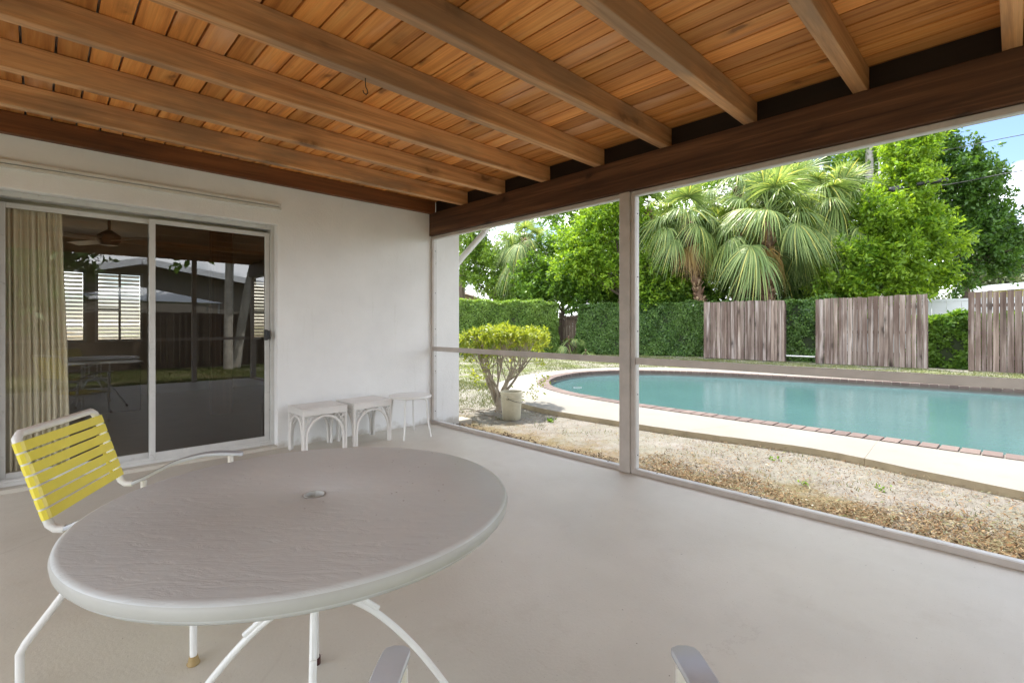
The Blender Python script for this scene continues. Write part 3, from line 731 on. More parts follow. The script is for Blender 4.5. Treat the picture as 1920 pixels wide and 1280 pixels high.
def make_chair(lab, loc, rz, arm='white'):
    C = thing('strap_chair', lab, 'chair', loc, rz)
    w_ = .235; r_ = .0130
    # back frame and arm tubes: one continuous bent tube per side joined by the top bar
    zb = .522
    def side(s):
        return [(.035, s*w_, zb-.012), (.012, s*w_, zb-.010), (-.006, s*w_, zb+.006), (-.016, s*w_, zb+.035), (-.046, s*w_, zb+.14), (-.086, s*w_, zb+.262)]
    path = side(1)+[(-.094, w_-.006, zb+.286), (-.098, w_-.028, zb+.299)]+[(-.098, -w_+.028, zb+.299), (-.094, -w_+.006, zb+.286)]+side(-1)[::-1]
    bf = obj('back_frame', MB().tube(path, r_, 10), arm, C, smooth=True)
    n = 7
    p0 = Vector((-.0155, 0, zb+.040)); p1 = Vector((-.083, 0, zb+.260)); ax = (p1-p0).normalized(); nr = Vector((ax.z, 0, -ax.x))
    step = (p1-p0).length/(n-1); hw_ = .0160
    for k in range(n):
        c = p0+ax*step*k; m_ = MB(); sec = []
        # strap wraps round both tubes: closed band in the plane across
        loop = []
        ww = w_+.0145
        for yy, off in ((-ww+.004,.0135),(-ww,.006),(-ww,-.006),(-ww+.004,-.0135)): loop.append((yy, off))
        lp = [(ww-.012,.0150),(-ww+.012,.0150),(-ww+.003,.011),(-ww,0),(-ww+.003,-.011),(-ww+.014,-.0150),(-ww+.04,-.0150),(-ww+.04,-.0135),(-ww+.014,-.0132)]
        # front face band with wrapped ends
        def yo(pts_): return [(c+nr*o_+Vector((0,y_,0))) for y_, o_ in pts_]
        front = [(-ww+.040,-.0145),(-ww+.013,-.0145),(-ww+.004,-.010),(-ww,0),(-ww+.004,.010),(-ww+.013,.0145),(-.12,.0135),(0,.0125),(.12,.0135),(ww-.013,.0145),(ww-.004,.010),(ww,0),(ww-.004,-.010),(ww-.013,-.0145),(ww-.040,-.0145)]
        P1 = yo(front); vs_ = []
        for p in P1: vs_ += [p-ax*hw_, p+ax*hw_]
        m_.add(vs_, [(2*i, 2*i+1, 2*i+3, 2*i+2) for i in range(len(P1)-1)])
        so2 = obj('back_strap', m_, 'yellow', C); sd = so2.modifiers.new('thick', 'SOLIDIFY'); sd.thickness = .0022; sd.offset = 0
    for s in (1,-1):
        ap = [(.030, s*w_, zb-.012),(.07, s*w_, zb+.004),(.13, s*(w_+.004), zb+.035),(.20, s*(w_+.008), zb+.066),(.28, s*(w_+.012), zb+.084),(.34, s*(w_+.014), zb+.088),(.40, s*(w_+.014), zb+.084),(.445, s*(w_+.014), zb+.078)]
        ap = interp(ap, 4)
        mb_ = MB(); n_ = len(ap); vs_ = []
        for i, p in enumerate(ap):
            u = i/(n_-1); wd = .011+.013*min(1, max(0, (u-.12)/.4)); 
            if u > .93: wd *= math.sqrt(max(.06, 1-((u-.93)/.075)**2))
            th = .0065
            for (x_, z_) in ((-wd,-th*.5),(-wd*.9,-th),(wd*.9,-th),(wd,-th*.5),(wd,th*.7),(wd*.93,th),(-wd*.93,th),(-wd,th*.7)): vs_.append((p.x, p.y+x_, p.z+z_))
        fs = [(i*8+k, i*8+(k+1)%8, (i+1)*8+(k+1)%8, (i+1)*8+k) for i in range(n_-1) for k in range(8)]+[tuple(range(7,-1,-1)), tuple((n_-1)*8+k for k in range(8))]
        obj('arm', mb_.add(vs_, fs), 'armwhite' if arm == 'white' else arm, C, smooth=True)
        obj('rear_leg', MB().tube([(.075, s*w_, zb-.003),(.075, s*w_, .42),(.070, s*w_, .37),(.04, s*(w_+.003), .31),(-.060, s*(w_+.012), .165),(-.075, s*(w_+.014), .135),(-.075, s*(w_+.014), .02)], .0115, 10), arm, C, smooth=True)
        fl_ = obj('front_leg', MB().tube([(.400, s*w_, zb+.078),(.400, s*w_, .40),(.400, s*w_, .02)], .0115, 10), arm, C, smooth=True)
        for nm, x_, y_ in (('foot', .400, w_), ('foot', -.075, w_+.014)):
            obj(nm, MB().lathe([(.019,0),(.021,.004),(.017,.012),(.0135,.030)], (x_, s*y_, 0), 14), 'brass', C, smooth=True)
        obj('seat_rail', MB().tube([(.02, s*(w_-.012), .365),(.075, s*(w_-.012), .355),(.375, s*(w_-.012), .365),(.43, s*(w_-.02), .360)], .011, 8), arm, C, smooth=True)
    for x_ in (.02,.43): obj('seat_crossbar', MB().tube([(x_, -w_+.02, .362),(x_, w_-.02, .362)], .011, 8), arm, C, smooth=True)
    for k in range(9):
        x_ = .045+k*.0455; m_ = MB().box(x_-.019, x_+.019, -w_+.001, w_-.001, .369-.012*math.sin(PI*k/8), .3725-.012*math.sin(PI*k/8))
        obj('seat_strap', m_, 'yellow', C, bevel=.001)
    return C
CH1 = make_chair('yellow strap-backed white metal patio chair left of the round table', (-3.247,-2.494,0), -0.4855)
CH2 = make_chair('yellow strap patio chair in the foreground, only its two white armrests in view', (-3.061,-4.602,0), 0.8015)

def side_table(lab, loc, rz=0, wx=.42, wy=.37, h=.415):
    S = thing('side_table', lab, 'side table', loc, rz, 'white arched plastic side tables')
    ap = .062
    obj('tabletop', MB().box(-wx/2,wx/2,-wy/2,wy/2,h-.014,h), 'plastic', S, bevel=.003)
    obj('woven_inset', MB().box(-wx/2+.035,wx/2-.035,-wy/2+.035,wy/2-.035,h+.0003,h+.0025), 'plastic', S, bevel=.001)
    aw = MB().box(-wx/2+.002,wx/2-.002,-wy/2+.002,-wy/2+.018,h-ap,h-.0145).box(-wx/2+.002,wx/2-.002,wy/2-.018,wy/2-.002,h-ap,h-.0145).box(-wx/2+.002,-wx/2+.018,-wy/2+.0185,wy/2-.0185,h-ap,h-.0145).box(wx/2-.018,wx/2-.002,-wy/2+.0185,wy/2-.0185,h-ap,h-.0145)
    obj('apron', aw, 'plastic', S, bevel=.002)
    z1 = h-ap-.001
    for sx in (1,-1):
        for sy in (1,-1):
            l_ = MB().tube([(sx*(wx/2-.013), sy*(wy/2-.013), 0),(sx*(wx/2-.013), sy*(wy/2-.013), z1)], .0115, 8)
            l_.tube([(sx*(wx/2-.036), sy*(wy/2-.013), 0),(sx*(wx/2-.036), sy*(wy/2-.013), .11)], .0125, 8)
            l_.tube([(sx*(wx/2-.013), sy*(wy/2-.036), 0),(sx*(wx/2-.013), sy*(wy/2-.036), .11)], .0125, 8)
            l_.box(min(sx*(wx/2-.048), sx*(wx/2-.003)), max(sx*(wx/2-.048), sx*(wx/2-.003)), sy*(wy/2-.013)-.004, sy*(wy/2-.013)+.004, .0, .10)
            obj('leg', l_, 'plastic', S, smooth=True)
    def ring(m_, c, r_, u, v):
        m_.tube([tuple(c[i]+r_*(math.cos(a)*u[i]+math.sin(a)*v[i]) for i in range(3)) for a in [2*PI*k/14 for k in range(15)]], .0032, 5, caps=False)
    for (ux, L_, off) in (((1,0,0), wx, wy), ((0,1,0), wy, wx)):
        for s in (1,-1):
            pr = Vector((0,1,0)) if ux[0] else Vector((1,0,0)); base = pr*(s*(off/2-.013)); U = Vector(ux); hl = L_/2-.036
            pts = []
            for i in range(17):
                t = PI*i/16; e = math.cos(t)
                pts.append(base+U*(hl*e)+Vector((0,0,.11+(z1-.015-.11)*math.sin(t)**.85)))
            obj('arch', MB().tube(pts, .0125, 8), 'plastic', S, smooth=True)
            for e in (1,-1):
                lat = MB(); 
                for (du, dz, rr) in ((.022,.045,.020),(.045,.022,.017),(.022,.022,.012),(.016,.088,.017),(.080,.020,.015),(.014,.128,.012),(.040,.050,.011)):
                    c = base+U*(e*(L_/2-.026-du+.010))+Vector((0,0,z1-dz)); ring(lat, c, rr, ux, (0,0,1))
                obj('lattice', lat, 'plastic', S, smooth=True)
    return S
side_table('square white plastic side table with arched lattice legs, nearest the sliding door', (-1.495,-.275,0))
side_table('square white plastic side table with arched lattice legs, between the other two small tables', (-1.015,-.255,0), math.radians(2))
RT = thing('round_side_table', 'small round white metal side table in the corner of the porch', 'side table', (-.565,-.405,0))
obj('tabletop', MB().lathe([(.20,.405),(.217,.407),(.222,.412),(.222,.424),(.217,.430),(.20,.432)], (0,0,0), 48), 'white', RT, smooth=True)
for q in range(4):
    a = math.radians([-57, 48, 138, 222][q]); c_, s__ = math.cos(a), math.sin(a)
    obj('leg', MB().tube([(.10*c_,.10*s__,.396),(.165*c_,.165*s__,.394),(.185*c_,.185*s__,.375),(.19*c_,.19*s__,.33),(.20*c_,.20*s__,.17),(.235*c_,.235*s__,.0)], .0095, 8), 'white', RT, smooth=True)

# ================================================================== YARD
def tubes(mb, pts, r0, r1, seg=6, n=4):
    p = interp(pts, n); k = len(p); mb.tube(p, [r0+(r1-r0)*i/(k-1) for i in range(k)], seg)
# ---- bucket
B = thing('bucket', 'stained cream plastic bucket standing beside the lime-green shrub', 'bucket', (1.185,-.135,G))
obj('pail', MB().lathe([(.118,0),(.122,.004),(.136,.262),(.146,.264),(.146,.276),(.137,.279),(.138,.298),(.149,.300),(.149,.312),(.140,.315),(.141,.335),(.150,.337),(.151,.372),(.146,.375),(.137,.372),(.122,.03),(.0,.028)], (0,0,0), 40, True, False), 'bucket', B, smooth=True)
obj('handle', MB().tube([(.150*math.cos(a), .150*math.sin(a), .305-.07*math.sin(a*1.0)) for a in [PI*i/16 for i in range(17)]], .003, 6), 'black', B, smooth=True).rotation_euler = (0,0,math.radians(200))
for e in (0, PI): obj('handle_ear', MB().lathe([(.022,0),(.022,.01),(.012,.016)], (0,0,0), 12), 'bucket', B, loc=(.150*math.cos(e+math.radians(200)), .150*math.sin(e+math.radians(200)), .30)).rotation_euler = (0, PI/2, e+math.radians(200))

# ---- lime shrub with bare lower stems
S = thing('shrub', 'flat-topped lime-green shrub with bare twisted stems beside the pool deck', 'shrub', (0,0,0))
st = MB(); tw = MB(); base = Vector((1.50,.46,G)); R3 = random.Random(5); tips = []
cx, cy, rx, ry = 1.70, .52, .76, .52
for i in range(11):
    a = 2*PI*i/11+R3.uniform(-.2,.2); f = R3.uniform(.55,.95)
    e = Vector((cx+rx*f*math.cos(a)*.9, cy+ry*f*math.sin(a), R3.uniform(.62,.78)))
    b0 = base+Vector((R3.uniform(-.05,.05), R3.uniform(-.05,.05), R3.uniform(0,.18)))
    m1 = b0.lerp(e, .35)+Vector((R3.uniform(-.07,.07), R3.uniform(-.07,.07), R3.uniform(-.02,.08))); m2 = b0.lerp(e, .7)+Vector((R3.uniform(-.08,.08), R3.uniform(-.08,.08), R3.uniform(-.05,.05)))
    tubes(st, [b0, m1, m2, e], R3.uniform(.016,.026), .008, 7, 5)
    for j in range(5):
        s0 = m1.lerp(m2, R3.random()) if j < 2 else m2.lerp(e, R3.random())
        q = Vector((s0.x+R3.uniform(-.3,.3), s0.y+R3.uniform(-.25,.25), R3.uniform(.72,.98)))
        tubes(tw, [s0, s0.lerp(q,.5)+Vector((R3.uniform(-.06,.06),R3.uniform(-.06,.06),R3.uniform(-.03,.05))), q], .009, .004, 5, 4); tips.append(q)
        for _ in range(4):
            q2 = q+Vector((R3.uniform(-.16,.16), R3.uniform(-.16,.16), R3.uniform(.02,.16))); s1 = s0.lerp(q, R3.uniform(.5,1))
            tubes(tw, [s1, s1.lerp(q2,.5)+Vector((R3.uniform(-.03,.03),)*3), q2], .0045, .002, 4, 2)
st.lathe([(.055,0),(.045,.06),(.040,.2)], tuple(base), 8)
obj('stems', st, 'twig', S, smooth=True); obj('twigs', tw, 'twig', S)
n = 1000
r = np.sqrt(rng.random(n)); a = rng.random(n)*2*PI
px_ = cx+rx*r*np.cos(a)*(1+.07*np.sin(a*5)); py_ = cy+ry*r*np.sin(a)
top = 1.06+.045*np.sin(px_*7+1)*np.cos(py_*8)+.03*np.sin(px_*17)+rng.normal(size=n)*.028
z = top-np.abs(rng.normal(size=n))*(.10+.05*np.sin(px_*5.3+2))-(r**5)*.14*rng.random(n)
c = np.stack([px_, py_, z], 1); ax = unit(np.stack([(px_-cx)*.5, (py_-cy)*.5, np.full(n, .9)], 1)+rng.normal(size=(n,3))*.3)
per = 9; c = np.repeat(c, per, 0); ax = np.repeat(ax, per, 0); m = n*per
d_ = unit(ax*.55+rdir(m)*.8); V = leaves_at(c+ax*rng.random(m)[:,None]*.03, d_, unit(ax+rdir(m)*.5), .050+.025*rng.random(m), .020+.008*rng.random(m))
lowc = np.array([[.80,.18,.52],[.75,.22,.60],[.82,.10,.45],[1.62,.15,.05+.1],[2.1,.2,.30],[2.18,.12,.36],[1.05,.2,.62],[2.2,.3,.62],[1.75,.0,.22]]); lowc = np.repeat(lowc, 26, 0); k_ = len(lowc)
lc = lowc+rng.normal(size=(k_,3))*.055
V2 = leaves_at(lc, rdir(k_), unit(rdir(k_)+[0,0,.8]), .05+.02*rng.random(k_), .018+.008*rng.random(k_))
quads('leaves', np.concatenate([V, V2]), 'leaf_lime', S)

# fallen sticks and a young seedling near the bucket
fs_ = thing('fallen_sticks', 'scatter of dry fallen sticks on the sand beneath the lime shrub', 'sticks', (1.1,.4,G))
for i in range(14):
    p = Vector((R3.uniform(-.35,.35), R3.uniform(-.3,.35), .012)); q = p+Vector((R3.uniform(-.25,.25), R3.uniform(-.18,.18), .01)); sk_ = MB(); tubes(sk_, [p, p.lerp(q,.5)+Vector((R3.uniform(-.03,.03),)*2+(.015,)), q], .008, .004, 5, 3)
    obj('stick', sk_, 'twig', fs_)

# ---- ground litter, mulch, weeds, grass
def flat_bits(n, X, Y, dens, L, W, zamp=.02, tilt=.35):
    x = X[0]+(X[1]-X[0])*rng.random(n); y = Y[0]+(Y[1]-Y[0])*rng.random(n)
    keep = rng.random(n) < dens(x, y); x = x[keep]; y = y[keep]; m_ = len(x)
    c = np.stack([x, y, G+.003+zamp*rng.random(m_)], 1); a = rng.random(m_)*2*PI
    d = unit(np.stack([np.cos(a), np.sin(a), rng.normal(size=m_)*tilt], 1)); nr = unit(np.stack([rng.normal(size=m_)*.4, rng.normal(size=m_)*.4, np.ones(m_)], 1))
    s = .6+.8*rng.random(m_)
    return leaves_at(c, d, nr, L*s, W*s)
def inside_deck(x, y):
    d = np.stack([x, y], 1)-ctr; return np.linalg.norm(d, axis=1) < radial(dk, np.arctan2(d[:,1], d[:,0]))+.02
def wob(x, y, k=1.0): return np.sin(x*3.1*k+1.3*np.sin(y*2.2*k))*.5+np.sin(y*4.3*k+x*1.7)*.3+np.sin(x*9*k-y*7*k)*.2
def dens_l(x, y):
    lim = np.clip(.95+.12*np.clip(-y-2.6,0,9)+.55*wob(x,y,1.3), .25, 2)
    d = np.where(y < -2.4, np.clip((lim-x)*1.6+.22, .14, 1), np.clip((.32-x)*2.5+.08+.1*wob(x,y), .03, .8)); d[inside_deck(x, y)] = 0; return d
V = np.concatenate([flat_bits(95000, (.07,2.1), (-7.0,.2), dens_l, .026, .0055, .022, .5), flat_bits(50000, (.07,2.1), (-7.0,.4), lambda x,y: dens_l(x,y)*.6+.16*(~inside_deck(x,y)), .045, .0028, .025, .4), flat_bits(5000, (.07,2.1), (-7.0,.4), dens_l, .036, .012, .03, .5)])
tag(quads('leaf_litter', V, 'litter'), 'dry brown leaf litter spread over the ground outside the screens', 'leaf litter', kind='stuff')
def dens_m(x, y): return np.clip(1.25-(x-.06)*3.0+.25*wob(x,y,1.4), 0, 1)*np.where(y>-2.9,1,.30)
V = flat_bits(42000, (.07,.5), (-7.0,0), dens_m, .032, .012, .03, .5)
tag(quads('mulch', V, 'mulch'), 'dark mulch chips lying along the foot of the screen frame', 'mulch', kind='stuff')
def blades(n, X, Y, dens, h, w_, zb=G):
    x = X[0]+(X[1]-X[0])*rng.random(n); y = Y[0]+(Y[1]-Y[0])*rng.random(n)
    keep = (rng.random(n) < dens(x, y)) & ~inside_deck(x, y); x = x[keep]; y = y[keep]; m_ = len(x)
    a = rng.random(m_)*2*PI; hh = h*(.5+.9*rng.random(m_)); le = rng.random(m_)*.9*hh; b = rng.random(m_)*2*PI
    B0 = np.stack([x-np.cos(a)*w_, y-np.sin(a)*w_, np.full(m_, zb)], 1); B1 = np.stack([x+np.cos(a)*w_, y+np.sin(a)*w_, np.full(m_, zb)], 1)
    Tt = np.stack([x+np.cos(b)*le, y+np.sin(b)*le, zb+hh], 1)
    return np.stack([B0, B1, Tt], 1)
gd = lambda x, y: np.clip(.55+.5*wob(x, y, .8), .05, 1)
tufts = lambda x, y: np.clip(wob(x, y, 2.2)*1.6-.75, .0, .5)
gl = [blades(90000, (-.5+1.4,14.8), (2.6,10.5), gd, .035, .007), blades(45000, (9.5,14.8), (-9,3), gd, .035, .007), blades(30000, (.6,3.5), (.7,4.5), gd, .035, .005),
      blades(16000, (.3,2.1), (-6,1), tufts, .030, .0035)]
tag(quads('lawn_grass', np.concatenate(gl), 'grass', per=3), 'thin patchy short grass around the far side of the pool', 'grass', kind='stuff')
gb = [blades(60000, (-9,9), (-11.6,-6.9), gd, .05, .009)]
tag(quads('side_lawn_grass', np.concatenate(gb), 'grass', per=3), 'sunlit side lawn seen reflected in the sliding door', 'grass', kind='stuff')
# small broad-leaved weeds
for i, (x, y, k_, lab) in enumerate([(1.42,-.62,70,'small green weed growing in the sand just right of the bucket'),(1.25,-4.15,16,'low green weed in the leaf litter at the far right'),(.95,-3.7,14,'small green weed in the litter left of the right-hand weed'),(1.55,-3.3,12,'tiny green weed on the sand below the deck edge joint')]):
    c = np.tile([[x,y,G+.01]], (k_,1))+rng.normal(size=(k_,3))*[.026,.026,.010]; d = unit(rdir(k_)+[0,0,.6])
    wd_ = quads('weed', leaves_at(c, d, unit(rdir(k_)+[0,0,1]), np.full(k_,.034), np.full(k_,.015)), 'leaf_mid'); tag(wd_, lab, 'weed')

# ---- wooden fence panels, each board a part
def fence_panel(y0, y1, zt0, zt1, lab, X=14.9):
    F_ = thing('fence_panel', lab, 'fence panel', (X,(y0+y1)/2,G), 0, 'weathered wooden fence panels behind the pool')
    y = y1; k = 0
    while y > y0+.04:
        w_ = random.uniform(.105,.15); w_ = min(w_, y-y0)
        u = (y1-y)/(y1-y0); zt = (zt0+(zt1-zt0)*u)-G+random.uniform(-.022,.018); pr = random.choice([0,.008,.022,.034])
        b = MB(); yc = y-(y0+y1)/2; c0 = yc-w_+.006; c1 = yc-.006; e = random.uniform(-.01,.01)
        b.v = [(-.012-pr,c0,.02),(.010-pr,c0,.02),(.010-pr,c1,.02),(-.012-pr,c1,.02),(-.012-pr,c0,zt+e),(.010-pr,c0,zt+e),(.010-pr,c1,zt-e),(-.012-pr,c1,zt-e)]
        b.f = [(0,3,2,1),(4,5,6,7),(0,1,5,4),(1,2,6,5),(2,3,7,6),(3,0,4,7)]
        obj('board', b, 'fence', F_); y -= w_
    for z in (.35,1.0,1.75): obj('rail', MB().box(.012,.05,y0-(y0+y1)/2+.01,y1-(y0+y1)/2-.01,z,z+.09), 'fence', F_)
    for yy in (y0+.05, y1-.05): obj('post', MB().box(.051,.14,yy-(y0+y1)/2-.045,yy-(y0+y1)/2+.045,0,2.0), 'fence', F_)
fence_panel(.62, 3.45, 2.04, 2.02, 'left weathered grey board fence panel behind the pool')
fence_panel(-3.11, -.29, 2.005, 2.06, 'middle weathered board fence panel behind the pool, browner with many knots')
fence_panel(-6.80, -3.95, 2.075, 2.05, 'right weathered board fence panel cut off by the edge of the view')
pp = MB().tube([(14.95,-.27,.12),(14.95,.60,.12)], .022, 10)
tag(obj('low_pipe', pp, 'alu', smooth=True), 'white horizontal pipe low between the left and middle fence panels', 'pipe')

# ---- hedges
MAT['leaf_hedge2'] = leaf_mat('left_hedge_leaves', (.07,.15,.025), (.14,.26,.045), (.27,.40,.09), .4, .5)
def hedge(lab, p0, p1, thick, zt, nl, mat='leaf_hedge', L=.055, W=.034, lumpy=.065, dens_top=1.0):
    p0 = np.array(p0, float); p1 = np.array(p1, float); d = p1-p0; Ln = np.linalg.norm(d); d /= Ln; nn = np.array([-d[1], d[0]])
    H_ = thing('hedge', lab, 'hedge', (*((p0+p1)/2), G))
    o2 = (p0+p1)/2; h = zt-G
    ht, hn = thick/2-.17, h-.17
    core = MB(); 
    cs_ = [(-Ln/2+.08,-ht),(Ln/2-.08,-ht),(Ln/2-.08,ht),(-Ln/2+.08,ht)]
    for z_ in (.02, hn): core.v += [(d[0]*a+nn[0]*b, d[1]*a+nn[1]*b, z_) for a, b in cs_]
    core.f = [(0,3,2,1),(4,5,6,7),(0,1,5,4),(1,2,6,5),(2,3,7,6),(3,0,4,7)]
    obj('inner_branches', core, 'hedgecore', H_)  # solid dark box, its colour standing in for shade inside the hedge
    A = [Ln*h, Ln*h, Ln*thick*dens_top, thick*h, thick*h]; A = np.array(A)/sum(A); k = rng.choice(5, nl, p=A)
    u = rng.random(nl)-.5; v = rng.random(nl)
    a = np.where(k < 3, u*Ln, np.where(k == 3, -Ln/2, Ln/2)); b = np.select([k==0, k==1, k==2, k>=3], [-thick/2+0*u, thick/2+0*u, (v-.5)*thick, (u)*thick]); z_ = np.where(k==2, h, v*h)
    na = np.select([k==3, k==4], [-1.0, 1.0], 0.0); nbb = np.select([k==0, k==1], [-1.0, 1.0], 0.0); nz = (k==2)*1.0
    lum = lumpy*(np.sin(a*2.3+z_*1.9)+np.sin(a*5.1-z_*3.7)+np.sin(a*11+z_*9+b*8)*.5)-np.abs(rng.normal(size=nl))*.05-.02
    st_ = (rng.random(nl) < .03); lum = np.where(st_, lum+rng.random(nl)*.13, lum)          # stray shoots
    # rounded top edges
    edge = np.clip((z_-(h-.16))/.16, 0, 1)*(k!=2); lum -= edge**2*.09
    a = a+na*lum; b = b+nbb*lum; z_ = z_+nz*lum*.8
    c = np.stack([d[0]*a+nn[0]*b, d[1]*a+nn[1]*b, z_], 1); nr = np.stack([d[0]*na+nn[0]*nbb, d[1]*na+nn[1]*nbb, nz], 1)
    dd = unit(rdir(nl)*.9+nr*.35+np.array([0,0,.1])); s = .6+.7*rng.random(nl)
    quads('leaves', leaves_at(c, dd, unit(nr*.9+rdir(nl)*.55+np.array([0,0,.3])), L*s, W*s), mat, H_)
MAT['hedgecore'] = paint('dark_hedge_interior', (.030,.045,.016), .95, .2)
hedge('long clipped green hedge block at the left behind the lime shrub', (8.4,12.4), (13.6,9.95), 1.2, 2.2, 70000, 'leaf_hedge2', L=.075, W=.048)
hedge('clipped dark green hedge right of the old wooden gate', (13.9,8.6), (16.3,3.4), 1.1, 2.05, 62000, L=.075, W=.048)
hedge('hedge strip showing between the left and middle fence panels', (15.9,3.5), (15.9,-.6),   .9, 2.02, 30000, L=.09, W=.06, lumpy=.09)
hedge('low shaggy hedge between the middle and right fence panels', (16.0,-2.6), (16.0,-6.8), .9, 1.42, 28000, 'leaf_mid', L=.10, W=.07, lumpy=.10)
# ---- old gate
GT = thing('gate', 'old dark wooden gate between the two clipped hedges', 'gate', (14.2,9.2,G), math.radians(-68))
for k in range(9): obj('board', MB().box(-.62+k*.138,-.62+k*.138+.128,-.012,.012,.03,1.70+random.uniform(-.02,.02)), 'gate', GT)
for z in (.3,1.52): obj('rail', MB().box(-.64,.64,-.05,-.013,z,z+.10), 'gate', GT)
for x in (-.72,.66): obj('post', MB().box(x,x+.09,-.05,.05,0,1.85), 'gate', GT)

# ---- trees
MAT['leaf_bright2'] = leaf_mat('small_green_leaves', (.06,.14,.02), (.14,.26,.035), (.24,.36,.07), .5)
def tree(name, lab, base, blobs, trunk_r, ncl, per, L, W, mat, spread=.32, up=.35, group=None, cat='tree', lump=.22, bark='bark', stems=1):
    t = thing(name, lab, cat, (*base[:2], G), 0, group); b0 = Vector((base[0], base[1], G))
    tb = MB(); cen = Vector((0,0,0))
    for b in blobs: cen += Vector(b[0])
    cen /= len(blobs)
    fork = b0.lerp(Vector((cen.x, cen.y, b0.z+(cen.z-b0.z)*.55)), 1.0); fork = Vector((b0.x*.45+fork.x*.55, b0.y*.45+fork.y*.55, fork.z))
    pts = [Vector((0,0,-.05)), (fork-b0)*.5+Vector((random.uniform(-.15,.15), random.uniform(-.15,.15), 0)), fork-b0]
    tubes(tb, pts, trunk_r, trunk_r*.62, 10, 5); obj('trunk', tb, bark, t, smooth=True)
    lb = MB()
    for b in blobs:
        e = Vector(b[0])-b0; f_ = fork-b0; tubes(lb, [f_, f_.lerp(e, .5)+Vector((random.uniform(-.2,.2), random.uniform(-.2,.2), random.uniform(-.1,.3))), e], trunk_r*.42, trunk_r*.12, 6, 4)
        rr = b[1] if not hasattr(b[1], '__len__') else b[1][0]
        for _ in range(4):
            dd = Vector((random.gauss(0,1), random.gauss(0,1), random.gauss(.3,.8))).normalized()*rr*.8; s0 = f_.lerp(e, random.uniform(.55,1)); tubes(lb, [s0, s0.lerp(e+dd, .5)+Vector((0,0,.1)), e+dd], trunk_r*.14, trunk_r*.05, 5, 3)
    obj('limbs', lb, bark, t, smooth=True)
    V = foliage(blobs, ncl, per, L, W, spread, up, lump=lump)-np.array([b0.x, b0.y, b0.z], dtype=float)
    quads('crown', V, mat, t)
    return t
MAT['leaf_hedge2'] = leaf_mat('left_hedge_leaves', (.07,.15,.025), (.14,.26,.045), (.27,.40,.09), .4, .5)
tree('broadleaf_tree', 'bright yellow-green tree right of the big palms, with arching sprays of leaves', (19.65,-1.42,2.16), [((19.65,-1.42,3.78),1.25),((20.80,-2.39,4.81),1.1),((19.24,-1.16,5.37),.85),((20.62,-1.94,6.49),1.0),((20.72,-1.76,7.79),.8),((21.43,-2.17,8.60),.6),((18.42,-0.65,3.34),.95),((20.83,-2.70,3.36),.75),((18.99,-1.20,2.64),.8),((19.98,-2.01,2.75),.85),((18.08,-0.04,2.76),.75)], .16, 2600, 15, .19, .085, 'leaf_bright', .40)
tree('broadleaf_tree', 'large dark green glossy-leaved tree at the far right against the sky', (27.78,-3.03,2.40), [((27.24,-3.06,7.94),1.2),((27.90,-3.84,6.19),1.25),((26.93,-2.90,5.33),1.35),((27.57,-3.94,4.30),1.05),((28.52,-4.44,5.08),.75),((28.59,-4.78,5.29),.6),((27.78,-3.31,8.87),.85),((27.24,-2.51,8.94),1.1),((28.62,-4.12,8.12),.45),((27.54,-2.10,10.39),.9),((27.06,-2.33,6.67),1.3),((26.43,-3.11,3.31),.7)], .22, 2700, 15, .19, .10, 'leaf_dark', .42)
tree('broadleaf_tree', 'bright green tree behind the screen post, left of the palms', (14.78,7.47,2.09), [((14.10,8.13,5.14),1.3),((14.86,7.53,5.87),1.3),((15.89,6.82,4.96),1.2),((13.53,8.27,3.93),1.0),((14.61,7.36,3.47),1.2),((15.35,6.23,3.21),1.2),((16.17,5.43,2.98),1.0),((15.72,7.26,7.16),1.2),((16.03,5.98,4.17),1.0)], .16, 2500, 15, .17, .08, 'leaf_bright', .38)
tree('broadleaf_tree', 'dark leafy tree filling the space behind the old gate', (14.82,10.92,1.93), [((14.82,10.92,3.50),1.6),((15.14,9.21,2.78),1.2),((14.43,11.99,3.02),1.3),((16.05,8.33,2.40),1.2),((15.97,11.19,4.97),1.3)], .18, 2000, 15, .17, .09, 'leaf_mid', .38)
tree('broadleaf_tree', 'small-leaved green tree at the left edge of the garden view', (15.19,14.74,1.73), [((14.66,15.25,4.68),1.2),((14.13,16.46,5.35),1.1),((14.84,14.37,3.60),1.2),((15.75,14.89,5.20),1.1),((15.36,13.87,3.02),1.0),((14.34,16.25,6.25),1.0),((13.85,16.73,4.00),.75),((14.23,15.66,3.50),.7)], .15, 1700, 14, .17, .08, 'leaf_bright2', .36)
tree('broadleaf_tree', 'dark tree in the shade behind the two palm trunks', (19.51,4.28,1.88), [((18.98,4.80,3.85),1.5),((20.56,3.96,4.41),1.6),((17.62,5.42,2.83),1.3),((21.10,2.74,3.85),1.5),((19.35,3.75,2.59),1.2),((22.16,1.72,3.36),1.4),((23.45,1.17,5.17),1.4),((19.80,1.92,2.07),1.0)], .18, 2300, 15, .19, .10, 'leaf_dark', .42)
tree('broadleaf_tree', 'tall dark tree rising behind the palms and the header', (28.12,2.21,2.62), [((27.69,2.62,9.40),2.2),((29.39,0.98,10.29),2.0),((26.65,5.03,9.71),2.2),((24.67,6.95,8.48),2.0),((28.37,1.28,7.22),1.9),((26.42,3.86,6.75),2.0),((31.04,0.77,12.77),1.8),((22.47,9.08,6.95),1.8),((21.11,11.78,9.38),2.0),((19.84,14.41,8.02),1.8)], .3, 3200, 14, .22, .12, 'leaf_mid', .48)
tree('broadleaf_tree', 'leafy green shrub mass in front of the left palm trunk', (15.84,5.75,1.95), [((15.84,5.75,2.98),.9),((16.58,5.03,2.64),.8),((15.52,6.33,2.54),.8),((17.13,4.23,2.28),.6)], .06, 900, 14, .15, .075, 'leaf_mid', .30, cat='shrub')
